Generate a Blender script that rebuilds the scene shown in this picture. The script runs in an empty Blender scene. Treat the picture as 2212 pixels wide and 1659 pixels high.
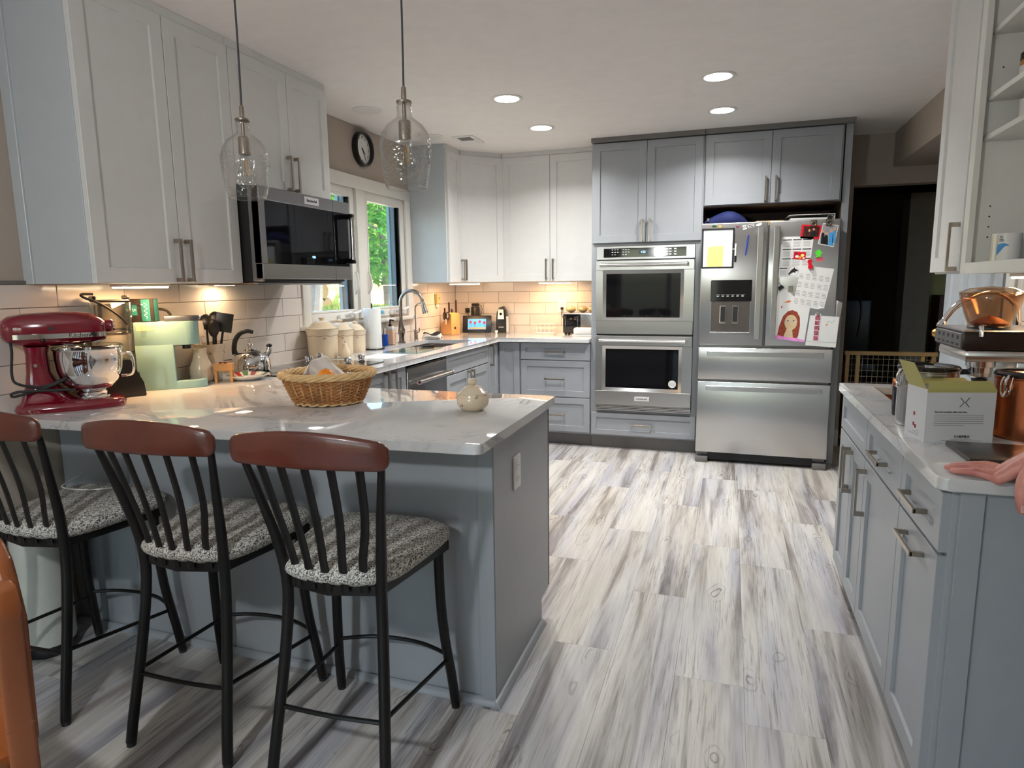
import bpy, bmesh, math, random
from mathutils import Vector, Matrix
random.seed(7)
S = bpy.context.scene
COL = S.collection
# ---------------------------------------------------------------- camera, world, light, exposure
cam_d = bpy.data.cameras.new('camera'); cam = bpy.data.objects.new('camera', cam_d); COL.objects.link(cam)
cam_d.sensor_fit = 'HORIZONTAL'; cam_d.sensor_width = 36.0; cam_d.lens = 1407.0/2212*36
cam_d.clip_start = .02; cam_d.clip_end = 200
_R = Vector((0.94880876, 0.31562831, -0.01186181)); _U = Vector((-0.03663916, 0.14728701, 0.98841495)); _F = Vector((-0.31371883, 0.93738216, -0.15131156))
cam.matrix_world = Matrix(((_R.x, _U.x, -_F.x, 2.476), (_R.y, _U.y, -_F.y, -5.848), (_R.z, _U.z, -_F.z, 1.3566), (0, 0, 0, 1)))
S.camera = cam
W = bpy.data.worlds.new('world'); S.world = W; W.use_nodes = True
wn = W.node_tree; wn.nodes.clear()
wo = wn.nodes.new('ShaderNodeOutputWorld'); wb = wn.nodes.new('ShaderNodeBackground'); wt = wn.nodes.new('ShaderNodeTexSky')
wt.sky_type = 'NISHITA'; wt.sun_disc = False; wt.sun_elevation = math.radians(50); wt.sun_rotation = math.radians(60); wt.air_density = 1.2; wt.dust_density = 2.0
wn.links.new(wt.outputs[0], wb.inputs[0]); wn.links.new(wb.outputs[0], wo.inputs[0]); wb.inputs[1].default_value = .8
sun_d = bpy.data.lights.new('sun', 'SUN'); sun_d.energy = 6.0; sun_d.angle = .01; sun_d.color = (1, .93, .82)
sun = bpy.data.objects.new('sun', sun_d); COL.objects.link(sun)
sun.rotation_euler = Vector((-.62, -.33, -.75)).to_track_quat('-Z', 'Y').to_euler()
V = S.view_settings; V.view_transform = 'Standard'; V.look = 'None'; V.gamma = 1; V.use_curve_mapping = False; V.exposure = 0.62
CEIL_W = 10.0      # watts of each lit kitchen ceiling can
DINE_W = 47.0      # watts of the dining pendant behind the camera
# ---------------------------------------------------------------- constants measured from the room
XW = -.052; XR = 3.6; CEIL = 2.464; ZC = .912; YF = -.6265
# ---------------------------------------------------------------- mesh helper
class MB:
    def __init__(s): s.bm = bmesh.new()
    def _bev(s, verts, b, seg=2):
        es = set(e for v in verts for e in v.link_edges)
        bmesh.ops.bevel(s.bm, geom=list(es), offset=b, segments=seg, profile=.5, affect='EDGES', clamp_overlap=True)
    def box(s, x0, x1, y0, y1, z0, z1, b=0, seg=2, m=None):
        vs = [s.bm.verts.new((x, y, z)) for x in (x0, x1) for y in (y0, y1) for z in (z0, z1)]
        for f in ((0,1,3,2),(4,6,7,5),(0,4,5,1),(2,3,7,6),(0,2,6,4),(1,5,7,3)): s.bm.faces.new([vs[i] for i in f])
        if m is not None: bmesh.ops.transform(s.bm, matrix=m, verts=vs)
        if b > 0: s._bev(vs, b, seg)
        return s
    def loft(s, rings, closed=True, cap=True):
        rs = [[s.bm.verts.new(p) for p in r] for r in rings]
        n = len(rs[0])
        for a, c in zip(rs, rs[1:]):
            for i in range(n if closed else n-1):
                j = (i+1) % n
                try: s.bm.faces.new((a[i], a[j], c[j], c[i]))
                except ValueError: pass
        if cap and closed:
            for r in (rs[0], rs[-1]):
                try: s.bm.faces.new(r)
                except ValueError: pass
        return s
    def lathe(s, prof, n=24, c=(0, 0, 0), sx=1, sy=1, cap=True):
        return s.loft([[(c[0]+r*math.cos(2*math.pi*i/n)*sx, c[1]+r*math.sin(2*math.pi*i/n)*sy, c[2]+z) for i in range(n)] for r, z in prof], cap=cap)
    def tube(s, pts, r, n=8, closed=False, cap=True, flat=None):
        P = [Vector(p) for p in pts]; k = len(P); rings = []
        rr = list(r) if isinstance(r, (list, tuple)) else [r]*k
        if not closed and 3 <= k <= 12:      # smooth the path through its control points
            Q, q = [], []
            for i in range(k-1):
                a, b, c, d = P[max(i-1, 0)], P[i], P[i+1], P[min(i+2, k-1)]
                for j in range(4):
                    f = j/4; Q.append(.5*((2*b)+(c-a)*f+(2*a-5*b+4*c-d)*f*f+(3*b-a-3*c+d)*f**3)); q.append(rr[i]+(rr[i+1]-rr[i])*f)
            P, rr = Q+[P[-1]], q+[rr[-1]]; k = len(P)
        t0 = (P[1]-P[0]).normalized(); up = Vector((0, 0, 1)) if abs(t0.z) < .9 else Vector((1, 0, 0))
        u = t0.cross(up).normalized()
        for i in range(k):
            if closed: t = (P[(i+1) % k]-P[i-1])
            else: t = P[min(i+1, k-1)]-P[max(i-1, 0)]
            t = t.normalized(); u = (u-t*u.dot(t)).normalized(); w = t.cross(u)
            fa, fb = (1, 1) if flat is None else flat
            rings.append([P[i]+(u*math.cos(2*math.pi*j/n)*fa+w*math.sin(2*math.pi*j/n)*fb)*rr[i] for j in range(n)])
        if closed: rings.append(rings[0])
        return s.loft(rings, cap=cap and not closed)
    def cyl(s, p0, p1, r0, r1=None, n=16): return s.tube([p0, p1], [r0, r0 if r1 is None else r1], n)
    def ell(s, c, rx, ry=None, rz=None, n=16, m=10):
        ry = rx if ry is None else ry; rz = rx if rz is None else rz
        rings = []
        for k in range(m+1):
            a = -math.pi/2+math.pi*k/m; q = max(math.cos(a), .004)
            rings.append([(c[0]+rx*q*math.cos(2*math.pi*i/n), c[1]+ry*q*math.sin(2*math.pi*i/n), c[2]+rz*math.sin(a)) for i in range(n)])
        return s.loft(rings)
    def prism(s, pts, z0, z1, b=0, seg=2, ax='z'):
        def T(p, h):
            return (p[0], p[1], h) if ax == 'z' else ((p[0], h, p[1]) if ax == 'y' else (h, p[0], p[1]))
        lo = [s.bm.verts.new(T(p, z0)) for p in pts]; hi = [s.bm.verts.new(T(p, z1)) for p in pts]
        n = len(pts); s.bm.faces.new(lo); s.bm.faces.new(hi)
        for i in range(n): s.bm.faces.new((lo[i], lo[(i+1) % n], hi[(i+1) % n], hi[i]))
        if b > 0: s._bev(lo+hi, b, seg)
        return s
    def grid(s, fn, nu, nv):
        vs = [[s.bm.verts.new(fn(i/nu, j/nv)) for j in range(nv+1)] for i in range(nu+1)]
        for i in range(nu):
            for j in range(nv): s.bm.faces.new((vs[i][j], vs[i+1][j], vs[i+1][j+1], vs[i][j+1]))
        return s
    def xf(s, m): bmesh.ops.transform(s.bm, matrix=m, verts=s.bm.verts[:]); return s
    def build(s, name, mat, parent=None, ang=35, solid=0, sub=0, loc=None, rot=None):
        bmesh.ops.remove_doubles(s.bm, verts=s.bm.verts[:], dist=1e-6)
        bmesh.ops.recalc_face_normals(s.bm, faces=s.bm.faces[:])
        me = bpy.data.meshes.new(name); s.bm.to_mesh(me); s.bm.free()
        me.materials.append(M(mat))
        me.polygons.foreach_set('use_smooth', [True]*len(me.polygons)); me.set_sharp_from_angle(angle=math.radians(ang))
        o = bpy.data.objects.new(name, me); COL.objects.link(o)
        if parent is not None: o.parent = parent
        if loc is not None: o.location = loc
        if rot is not None: o.rotation_euler = rot
        if solid: md = o.modifiers.new('solid', 'SOLIDIFY'); md.thickness = solid; md.offset = 0
        if sub: md = o.modifiers.new('sub', 'SUBSURF'); md.levels = sub; md.render_levels = sub
        return o
def tag(o, label=None, cat=None, group=None, kind=None):
    if label: o['label'] = label
    if cat: o['category'] = cat
    if group: o['group'] = group
    if kind: o['kind'] = kind
    return o
def thing(name, label, cat, loc=(0, 0, 0), rz=0, group=None):
    o = bpy.data.objects.new(name, None); COL.objects.link(o); o.empty_display_size = .05
    o.location = loc; o.rotation_euler = (0, 0, rz); return tag(o, label, cat, group)
def struct(name, mb, mat, parent=None, **k):
    o = mb.build(name, mat, parent, **k)
    if parent is None: o['kind'] = 'structure'
    return o
def dup(root, loc, rz=None, label=None):
    def cp(o, par):
        c = o.copy(); COL.objects.link(c); c.parent = par
        for ch in o.children: cp(ch, c)
        return c
    r = cp(root, None); r.location = loc
    if rz is not None: r.rotation_euler = (0, 0, rz)
    if label: r['label'] = label
    return r
def lamp(name, typ, loc, parent, energy, color, **k):
    d = bpy.data.lights.new(name, typ); d.energy = energy; d.color = color
    for a, v in k.items():
        if a != 'rot': setattr(d, a, v)
    o = bpy.data.objects.new(name, d); COL.objects.link(o); o.location = loc; o.parent = parent
    if 'rot' in k: o.rotation_euler = k['rot']
    return o
def text(name, body, size, mat, parent, loc, rot, align='CENTER', ext=.0006, sx=1):
    c = bpy.data.curves.new(name, 'FONT'); c.body = body; c.size = size; c.align_x = align; c.align_y = 'CENTER'; c.extrude = ext; c.resolution_u = 2
    t = bpy.data.objects.new('tmp', c); COL.objects.link(t); bpy.context.view_layer.update()
    me = bpy.data.meshes.new_from_object(t.evaluated_get(bpy.context.evaluated_depsgraph_get())); bpy.data.objects.remove(t); bpy.data.curves.remove(c)
    me.name = name; me.materials.clear(); me.materials.append(M(mat))
    o = bpy.data.objects.new(name, me); COL.objects.link(o); o.parent = parent; o.location = loc; o.rotation_euler = rot; o.scale = (sx, 1, 1)
    return o
# ---------------------------------------------------------------- materials
MATS = {}
def _new(name):
    m = bpy.data.materials.new(name); m.use_nodes = True; nt = m.node_tree; b = nt.nodes['Principled BSDF']; MATS[name] = m
    return m, nt, b
def _n(nt, typ, **k):
    n = nt.nodes.new(typ)
    for a, v in k.items():
        if a in n.inputs.keys(): n.inputs[a].default_value = v
        else: setattr(n, a, v)
    return n
def _ramp(nt, fac, stops):
    r = nt.nodes.new('ShaderNodeValToRGB'); e = r.color_ramp.elements
    while len(e) < len(stops): e.new(.5)
    for el, (p, c) in zip(e, stops): el.position = p; el.color = (*c, 1) if len(c) == 3 else c
    nt.links.new(fac, r.inputs[0]); return r
def _mix(nt, fac, a, b, typ='MIX'):
    m = nt.nodes.new('ShaderNodeMix'); m.data_type = 'RGBA'; m.blend_type = typ
    for s, v in ((0, fac), (6, a), (7, b)):
        if isinstance(v, (int, float)): m.inputs[s].default_value = v
        elif isinstance(v, tuple): m.inputs[s].default_value = (*v, 1)
        else: nt.links.new(v, m.inputs[s])
    return m.outputs[2]
def _coord(nt, scale=(1, 1, 1), rnd=False, kind='Object'):
    tc = _n(nt, 'ShaderNodeTexCoord'); mp = _n(nt, 'ShaderNodeMapping'); mp.inputs['Scale'].default_value = scale
    src = tc.outputs[kind]
    if rnd:
        oi = _n(nt, 'ShaderNodeObjectInfo'); mu = _n(nt, 'ShaderNodeMath', operation='MULTIPLY'); mu.inputs[1].default_value = 57.0
        nt.links.new(oi.outputs['Random'], mu.inputs[0]); ad = _n(nt, 'ShaderNodeVectorMath', operation='ADD')
        nt.links.new(src, ad.inputs[0]); nt.links.new(mu.outputs[0], ad.inputs[1]); src = ad.outputs[0]
    nt.links.new(src, mp.inputs[0]); return mp.outputs[0]
def _noise(nt, vec, scale=5, detail=4, rough=.5, dist=0):
    n = _n(nt, 'ShaderNodeTexNoise'); n.inputs['Scale'].default_value = scale; n.inputs['Detail'].default_value = detail; n.inputs['Roughness'].default_value = rough; n.inputs['Distortion'].default_value = dist
    nt.links.new(vec, n.inputs['Vector']); return n.outputs['Fac']
def _bump(nt, b, h, st=.1, dist=.01):
    u = _n(nt, 'ShaderNodeBump'); u.inputs['Strength'].default_value = st; u.inputs['Distance'].default_value = dist
    nt.links.new(h, u.inputs['Height']); nt.links.new(u.outputs[0], b.inputs['Normal'])
def P(name, col, rough=.5, metal=0, var=.06, vs=12, bump=0, bs=60, bsc=(1, 1, 1), coat=0, trans=0, ior=1.45, emit=None, es=0, spec=None, sheen=0, sss=0, alpha=1):
    """a plain painted / moulded material with a little procedural variation"""
    m, nt, b = _new(name); v = _coord(nt)
    n = _noise(nt, v, vs, 3)
    lo = tuple(max(0, c*(1-var)) for c in col); hi = tuple(min(1, c*(1+var)) for c in col)
    r = _ramp(nt, n, [(.3, lo), (.7, hi)]); nt.links.new(r.outputs[0], b.inputs['Base Color'])
    b.inputs['Roughness'].default_value = rough; b.inputs['Metallic'].default_value = metal; b.inputs['IOR'].default_value = ior
    if coat: b.inputs['Coat Weight'].default_value = coat; b.inputs['Coat Roughness'].default_value = .05
    if trans: b.inputs['Transmission Weight'].default_value = trans
    if spec is not None: b.inputs['Specular IOR Level'].default_value = spec
    if sss: b.inputs['Subsurface Weight'].default_value = sss; b.inputs['Subsurface Radius'].default_value = (.02, .008, .005); b.inputs['Subsurface Scale'].default_value = .5
    if emit: b.inputs['Emission Color'].default_value = (*emit, 1); b.inputs['Emission Strength'].default_value = es
    if alpha < 1: b.inputs['Alpha'].default_value = alpha
    if bump: _bump(nt, b, _noise(nt, _coord(nt, bsc), bs, 3), bump, .004)
    return m
def M(n): return MATS[n] if isinstance(n, str) else n
def srgb(r, g, b): return tuple(((c/255/12.92) if c/255 <= .04045 else ((c/255+.055)/1.055)**2.4) for c in (r, g, b))
P('paint_white', srgb(214, 214, 212), .38, var=.02, bump=.02, bs=220)
P('shaded_white', srgb(184, 190, 194), .36, var=.02)  # white cabinet paint toned bluish grey: end panels' shade put into the colour
P('paint_grey', srgb(152, 156, 161), .36, var=.02, bump=.02, bs=220)
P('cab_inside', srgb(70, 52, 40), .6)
P('wall_paint', srgb(174, 162, 150), .8, var=.02, bump=.12, bs=300)
P('ceiling_paint', srgb(238, 234, 231), .9, var=.02, bump=.15, bs=240)
P('trim_white', srgb(226, 224, 217), .35, var=.02)
P('nickel', srgb(168, 158, 146), .28, 1, bump=.03, bs=90, bsc=(1, 1, 12))
P('chrome', (.82, .82, .83), .06, 1)
P('brass', srgb(190, 140, 70), .2, 1)
P('copper', srgb(200, 120, 80), .22, 1, bump=.05, bs=30, bsc=(20, 20, 1))
P('black_gloss', (.006, .006, .007), .06, coat=.5)
P('black_plastic', (.012, .012, .013), .35)
P('black_metal', (.012, .011, .011), .33, .4, bump=.05, bs=300)
P('rubber', (.02, .02, .02), .7)
P('oven_glass', (.004, .004, .005), .04, spec=.3); P('badge_plate', (.72, .72, .72), .35, .3)
P('white_plastic', srgb(226, 224, 220), .35, var=.02)
P('white_light', (1, 1, 1), .4, emit=(1, .96, .9), es=14)
P('warm_light', (1, 1, 1), .4, emit=(1, .78, .5), es=22)
P('shadow_gap', (.012, .012, .013), .8)
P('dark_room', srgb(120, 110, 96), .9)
P('olive_wall', srgb(150, 142, 96), .85)
P('dark_wood', srgb(70, 42, 28), .5, bump=.1, bs=20, bsc=(1, 8, 1))
P('kick_grey', srgb(112, 110, 108), .5)
P('grout', srgb(150, 140, 130), .9)
P('slate_blue', srgb(84, 104, 118), .5)
P('slate_lit', srgb(120, 152, 162), .5)  # lit tone of the slate jamb, the light put into the colour
P('screen_blue', srgb(60, 140, 235), .3, emit=srgb(70, 150, 245), es=.9)
P('display_blue', srgb(150, 210, 255), .3, emit=srgb(150, 210, 255), es=1.6)
P('print_white', (.8, .8, .8), .5)
P('print_grey', (.25, .25, .25), .5)
P('ink', (.012, .012, .014), .6)
# brushed stainless steel
def steel(name, col, rough, axis, tan=None):
    m, nt, b = _new(name); sc = {'x': (3, 90, 900), 'z': (900, 900, 3), 'y': (900, 3, 900)}[axis]
    n = _noise(nt, _coord(nt, sc), 1, 2)
    r = _ramp(nt, n, [(.25, tuple(c*.9 for c in col)), (.75, col)]); nt.links.new(r.outputs[0], b.inputs['Base Color'])
    b.inputs['Metallic'].default_value = 1; b.inputs['Roughness'].default_value = rough
    _bump(nt, b, n, .03, .001)
    if tan: cx = _n(nt, 'ShaderNodeCombineXYZ'); cx.inputs[0].default_value, cx.inputs[1].default_value, cx.inputs[2].default_value = tan; nt.links.new(cx.outputs[0], b.inputs['Tangent']); b.inputs['Anisotropic'].default_value = .8
    return m
steel('steel', srgb(206, 205, 204), .3, 'x', (1, 0, 0)); steel('steel_side', srgb(172, 170, 170), .3, 'x', (0, 1, 0)); steel('steel_dark', srgb(150, 148, 147), .34, 'x'); steel('steel_v', srgb(212, 211, 210), .24, 'z')
def mat_tile():
    m, nt, b = _new('tile')
    oi = _n(nt, 'ShaderNodeObjectInfo'); r = _ramp(nt, oi.outputs['Random'], [(0, srgb(216, 206, 198)), (1, srgb(226, 218, 210))])
    nt.links.new(r.outputs[0], b.inputs['Base Color']); b.inputs['Roughness'].default_value = .13
    _bump(nt, b, _noise(nt, _coord(nt, rnd=True), 9, 2), .05, .01)
mat_tile()
def mat_plank():
    m, nt, b = _new('plank')
    v = _coord(nt, (1, 1, 1), True)
    def mp(s):
        q = _n(nt, 'ShaderNodeMapping'); q.inputs['Scale'].default_value = s; nt.links.new(v, q.inputs[0]); return q.outputs[0]
    broad = _noise(nt, mp((13, .8, 1)), 1, 4, .6, .5)
    base = _ramp(nt, broad, [(.30, srgb(128, 121, 117)), (.40, srgb(158, 153, 150)), (.49, srgb(192, 189, 186)), (.62, srgb(208, 206, 202))])
    hue = _noise(nt, mp((5, .5, 1)), 1.3, 2)
    huer = _ramp(nt, hue, [(.35, srgb(214, 218, 236)), (.5, (1, 1, 1)), (.68, srgb(250, 246, 236))])
    col = _mix(nt, .7, base.outputs[0], huer.outputs[0], 'MULTIPLY')
    grain = _noise(nt, mp((150, 4.5, 1)), 1, 5, .65, .6)
    gr = _ramp(nt, grain, [(.36, (.46, .44, .42)), (.5, (1, 1, 1))])
    msk = _noise(nt, mp((10, 1.6, 1)), 1, 4); mskr = _ramp(nt, msk, [(.40, (.95, .95, .95)), (.58, (.22, .22, .22))])
    col = _mix(nt, mskr.outputs[0], col, gr.outputs[0], 'MULTIPLY')
    # knots: rings around scattered points
    vo = _n(nt, 'ShaderNodeTexVoronoi'); vo.inputs['Scale'].default_value = 1; 
    wv = _n(nt, 'ShaderNodeTexNoise'); wv.inputs['Scale'].default_value = 5; nt.links.new(mp((2, 1, 1)), wv.inputs['Vector'])
    ad = _n(nt, 'ShaderNodeVectorMath', operation='MULTIPLY_ADD'); ad.inputs[1].default_value = (.55, .55, 0)
    nt.links.new(wv.outputs['Color'], ad.inputs[0]); nt.links.new(mp((7.5, 3.0, 1)), ad.inputs[2]); nt.links.new(ad.outputs[0], vo.inputs['Vector'])
    sn = _n(nt, 'ShaderNodeMath', operation='MULTIPLY'); sn.inputs[1].default_value = 62; nt.links.new(vo.outputs['Distance'], sn.inputs[0])
    si = _n(nt, 'ShaderNodeMath', operation='SINE'); nt.links.new(sn.outputs[0], si.inputs[0])
    ring = _ramp(nt, si.outputs[0], [(.35, (1, 1, 1)), (.95, (.38, .35, .33))])
    near = _ramp(nt, vo.outputs['Distance'], [(.0, (1, 1, 1)), (.12, (.85, .85, .85)), (.32, (0, 0, 0))])
    br = _noise(nt, mp((14, 5, 1)), 1, 2); brr = _ramp(nt, br, [(.42, (0, 0, 0)), (.52, (1, 1, 1))])
    fac = _mix(nt, 1.0, near.outputs[0], brr.outputs[0], 'MULTIPLY')
    col = _mix(nt, fac, col, _mix(nt, 1.0, col, ring.outputs[0], 'MULTIPLY'))
    nt.links.new(col, b.inputs['Base Color']); b.inputs['Roughness'].default_value = .42
    _bump(nt, b, grain, .08, .002)
mat_plank()
def mat_quartz():
    m, nt, b = _new('quartz'); v = _coord(nt)
    w = _n(nt, 'ShaderNodeTexNoise'); w.inputs['Scale'].default_value = 3.2; w.inputs['Detail'].default_value = 5; nt.links.new(v, w.inputs['Vector'])
    sub = _n(nt, 'ShaderNodeVectorMath', operation='MULTIPLY_ADD'); sub.inputs[1].default_value = (.55, .55, .55); nt.links.new(w.outputs['Color'], sub.inputs[0]); nt.links.new(v, sub.inputs[2])
    a = _noise(nt, sub.outputs[0], 4.5, 6, .6)
    vein = _ramp(nt, a, [(.475, (0, 0, 0)), (.5, (1, 1, 1)), (.525, (0, 0, 0))])
    g = _noise(nt, v, 2.2, 3); gr = _ramp(nt, g, [(.45, (0, 0, 0)), (.68, (.5, .5, .5))])
    f = _mix(nt, 1.0, vein.outputs[0], gr.outputs[0], 'MULTIPLY')
    cl = _ramp(nt, _noise(nt, v, 1.8, 4), [(.3, srgb(192, 192, 192)), (.7, srgb(210, 210, 210))])
    col = _mix(nt, f, cl.outputs[0], srgb(110, 110, 115)); nt.links.new(col, b.inputs['Base Color'])
    b.inputs['Roughness'].default_value = .025; b.inputs['IOR'].default_value = 2.1
mat_quartz()
def mat_thin(name, tint, rough=.02, bump=0, bs=40, f0=.05, f1=.75, pw=4.0):
    """thin clear glass or plastic wall: see-through with a gloss that grows towards grazing angles"""
    m, nt, b = _new(name); out = nt.nodes['Material Output']; nt.nodes.remove(b)
    t = _n(nt, 'ShaderNodeBsdfTransparent'); t.inputs[0].default_value = (*tint, 1); g = _n(nt, 'ShaderNodeBsdfGlossy'); g.inputs['Roughness'].default_value = rough
    lw = _n(nt, 'ShaderNodeLayerWeight'); lw.inputs[0].default_value = .5; mx = _n(nt, 'ShaderNodeMixShader')
    po = _n(nt, 'ShaderNodeMath', operation='POWER'); po.inputs[1].default_value = pw; nt.links.new(lw.outputs['Facing'], po.inputs[0])
    ma_ = _n(nt, 'ShaderNodeMath', operation='MULTIPLY_ADD'); ma_.inputs[1].default_value = f1; ma_.inputs[2].default_value = f0; nt.links.new(po.outputs[0], ma_.inputs[0]); fac = ma_.outputs[0]
    if bump:
        u = _n(nt, 'ShaderNodeBump'); u.inputs['Strength'].default_value = bump; u.inputs['Distance'].default_value = .003
        v = _coord(nt); vo = _n(nt, 'ShaderNodeTexVoronoi'); vo.inputs['Scale'].default_value = bs*2.2; nt.links.new(v, vo.inputs['Vector'])
        n = _noise(nt, _coord(nt, (1, 1, .45)), bs, 3, .6, .6); ma = _n(nt, 'ShaderNodeMath', operation='ADD'); nt.links.new(n, ma.inputs[0]); nt.links.new(vo.outputs['Distance'], ma.inputs[1])
        nt.links.new(ma.outputs[0], u.inputs['Height']); nt.links.new(u.outputs[0], g.inputs['Normal'])
        sd = _ramp(nt, vo.outputs['Distance'], [(.10, (.35, .35, .35)), (.22, (0, 0, 0))]); ad = _n(nt, 'ShaderNodeMath', operation='ADD'); nt.links.new(fac, ad.inputs[0]); nt.links.new(sd.outputs[0], ad.inputs[1]); fac = ad.outputs[0]
    nt.links.new(fac, mx.inputs[0]); nt.links.new(t.outputs[0], mx.inputs[1]); nt.links.new(g.outputs[0], mx.inputs[2]); nt.links.new(mx.outputs[0], out.inputs[0])
mat_thin('pane_glass', (.95, .98, .96), .01)
mat_thin('seeded_glass', (.985, .985, .98), .05, .6, 42, .05, .85, 2.6); mat_thin('clear_glass', (.9, .92, .92)); mat_thin('smoke_plastic', (.72, .68, .64), .05); mat_thin('mint_glass', (.78, .92, .9), .03)
mat_thin('hopper_plastic', (.80, .66, .54), .08)
# ================================================================= the setting
fl = struct('floor', MB().box(XW-.2, 4.8, -8.7, 4.2, -.06, -.006), 'kick_grey')
PW, PL = .2285, 1.22
plank_me = None
for i in range(-11, 6):
    x0 = 2.338+i*PW; off = random.uniform(0, PL)
    for j in range(-1, 8):
        y1 = .0-j*PL+off; y0 = y1-PL
        a, c = max(y0, -8.6), min(y1, 0.0)
        if c-a < .05: continue
        xa, xb = max(x0, XW), min(x0+PW, 4.7)
        if xb-xa < .02: continue
        full = abs((c-a)-PL) < 1e-6 and abs((xb-xa)-PW) < 1e-6
        if full and plank_me: o = bpy.data.objects.new('plank', plank_me); COL.objects.link(o); o.parent = fl
        else:
            w, l = xb-xa-.0005, c-a-.0005
            o = MB().box(-w/2, w/2, -l/2, l/2, -.006, 0, .0003, 1).build('plank', 'plank', fl)
            if full: plank_me = o.data
        o.location = ((xa+xb)/2, (a+c)/2, random.uniform(-.0002, 0)); o.rotation_euler = (0, 0, math.pi*(full and random.random() < .5))
# left wall with the window opening
WY0, WY1, WZ0, WZ1 = -2.35, -1.0, 1.13, 2.04
wl = MB()
wl.box(XW-.10, XW, -8.7, WY0, -.06, CEIL+.1); wl.box(XW-.10, XW, WY1, .14, -.06, CEIL+.1)
wl.box(XW-.10, XW, WY0, WY1, -.06, WZ0); wl.box(XW-.10, XW, WY0, WY1, WZ1, CEIL+.1)
wall_left = struct('wall_left', wl, 'wall_paint')
DX0, DX1, DZ = 3.36, 4.3, 2.085
wall_back = struct('wall_back', MB().box(XW-.14, DX0, 0, .14, -.06, CEIL+.1), 'wall_paint'); struct('wall_back_header', MB().box(DX0, 4.8, 0, .14, DZ, CEIL+.1), 'wall_paint'); struct('wall_back_right', MB().box(DX1, 4.8, 0, .14, -.06, DZ), 'wall_paint')
wr = MB(); wr.box(XR, XR+.12, -8.7, -2.53, -.06, CEIL+.1)
wall_right = struct('wall_right', wr, 'wall_paint')
struct('wall_hall', MB().box(4.7, 4.8, -8.7, .0, -.06, CEIL+.1), 'wall_paint')
struct('wall_header', MB().box(3.62, 4.7, -2.53, 0, 2.21, CEIL), 'wall_paint')
struct('ceiling', MB().box(XW-.14, 4.8, -8.7, .14, CEIL, CEIL+.1), 'ceiling_paint')
wf = MB(); wf.box(XW-.14, .3, -8.8, -8.66, -.06, CEIL+.1); wf.box(.3, 2.3, -8.8, -8.66, 2.1, CEIL+.1); wf.box(2.3, 4.8, -8.8, -8.66, -.06, CEIL+.1)
struct('wall_front', wf, 'wall_paint')
gd = MB()
for x in (.3, 1.27, 2.22): gd.box(x, x+.08, -8.76, -8.7, 0, 2.1)
gd.box(.3, 2.3, -8.76, -8.7, 0, .1); gd.box(.3, 2.3, -8.76, -8.7, 2.02, 2.1)
gd = struct('door_2', gd, 'trim_white'); MB().box(.38, 2.22, -8.735, -8.73, .1, 2.02).build('pane', 'pane_glass', gd)
# baseboards
struct('baseboard_back', MB().box(3.285, DX0, -.016, 0, 0, .14, .004), 'trim_white')
struct('baseboard_left', MB().box(XW, XW+.015, -8.6, -4.3, 0, .12, .004), 'trim_white')
# dark room beyond the doorway
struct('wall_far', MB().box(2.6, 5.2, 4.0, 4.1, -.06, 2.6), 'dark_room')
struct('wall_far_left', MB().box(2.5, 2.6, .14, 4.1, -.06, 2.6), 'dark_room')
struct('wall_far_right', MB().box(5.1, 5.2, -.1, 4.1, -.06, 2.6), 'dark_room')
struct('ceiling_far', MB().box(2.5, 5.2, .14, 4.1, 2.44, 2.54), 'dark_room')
struct('wall_olive', MB().box(4.36, 5.1, 1.9, 2.0, -.06, 2.2), 'olive_wall')
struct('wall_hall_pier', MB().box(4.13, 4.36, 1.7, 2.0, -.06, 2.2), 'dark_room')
t = thing('side_chair', 'dark armchair with two bent chrome arm posts in the unlit room', 'chair', (3.62, 1.6, 0))
MB().box(-.3, .3, 0, .5, .38, .5, .03).build('seat', 'black_plastic', t); MB().box(-.3, .3, .42, .52, .5, 1.15, .03).build('backrest', 'black_plastic', t)
for s in (-.12, .12):
    MB().tube([(s-.02, -.02, .78), (s, -.02, 1.05), (s-.03, .02, 1.2), (s-.06, .1, 1.3)], .012, 8).build('post', 'chrome', t)
for x in (-.26, .26):
    for y in (.04, .46): MB().cyl((x, y, 0), (x, y, .4), .02).build('leg', 'black_metal', t)
t = thing('low_bookcase', 'dark wooden bookcase standing against the olive wall', 'bookcase', (4.75, 1.72, 0))
MB().box(-.33, .33, -.14, .14, 0, 1.2, .006).build('carcass', 'dark_wood', t)
for k in range(6):
    MB().box(-.28+k*.09, -.2+k*.09, -.17, -.14, .45, .85+.03*(k % 3), .004).build('spine', ['ink', 'kick_grey'][k % 2], t)
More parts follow.
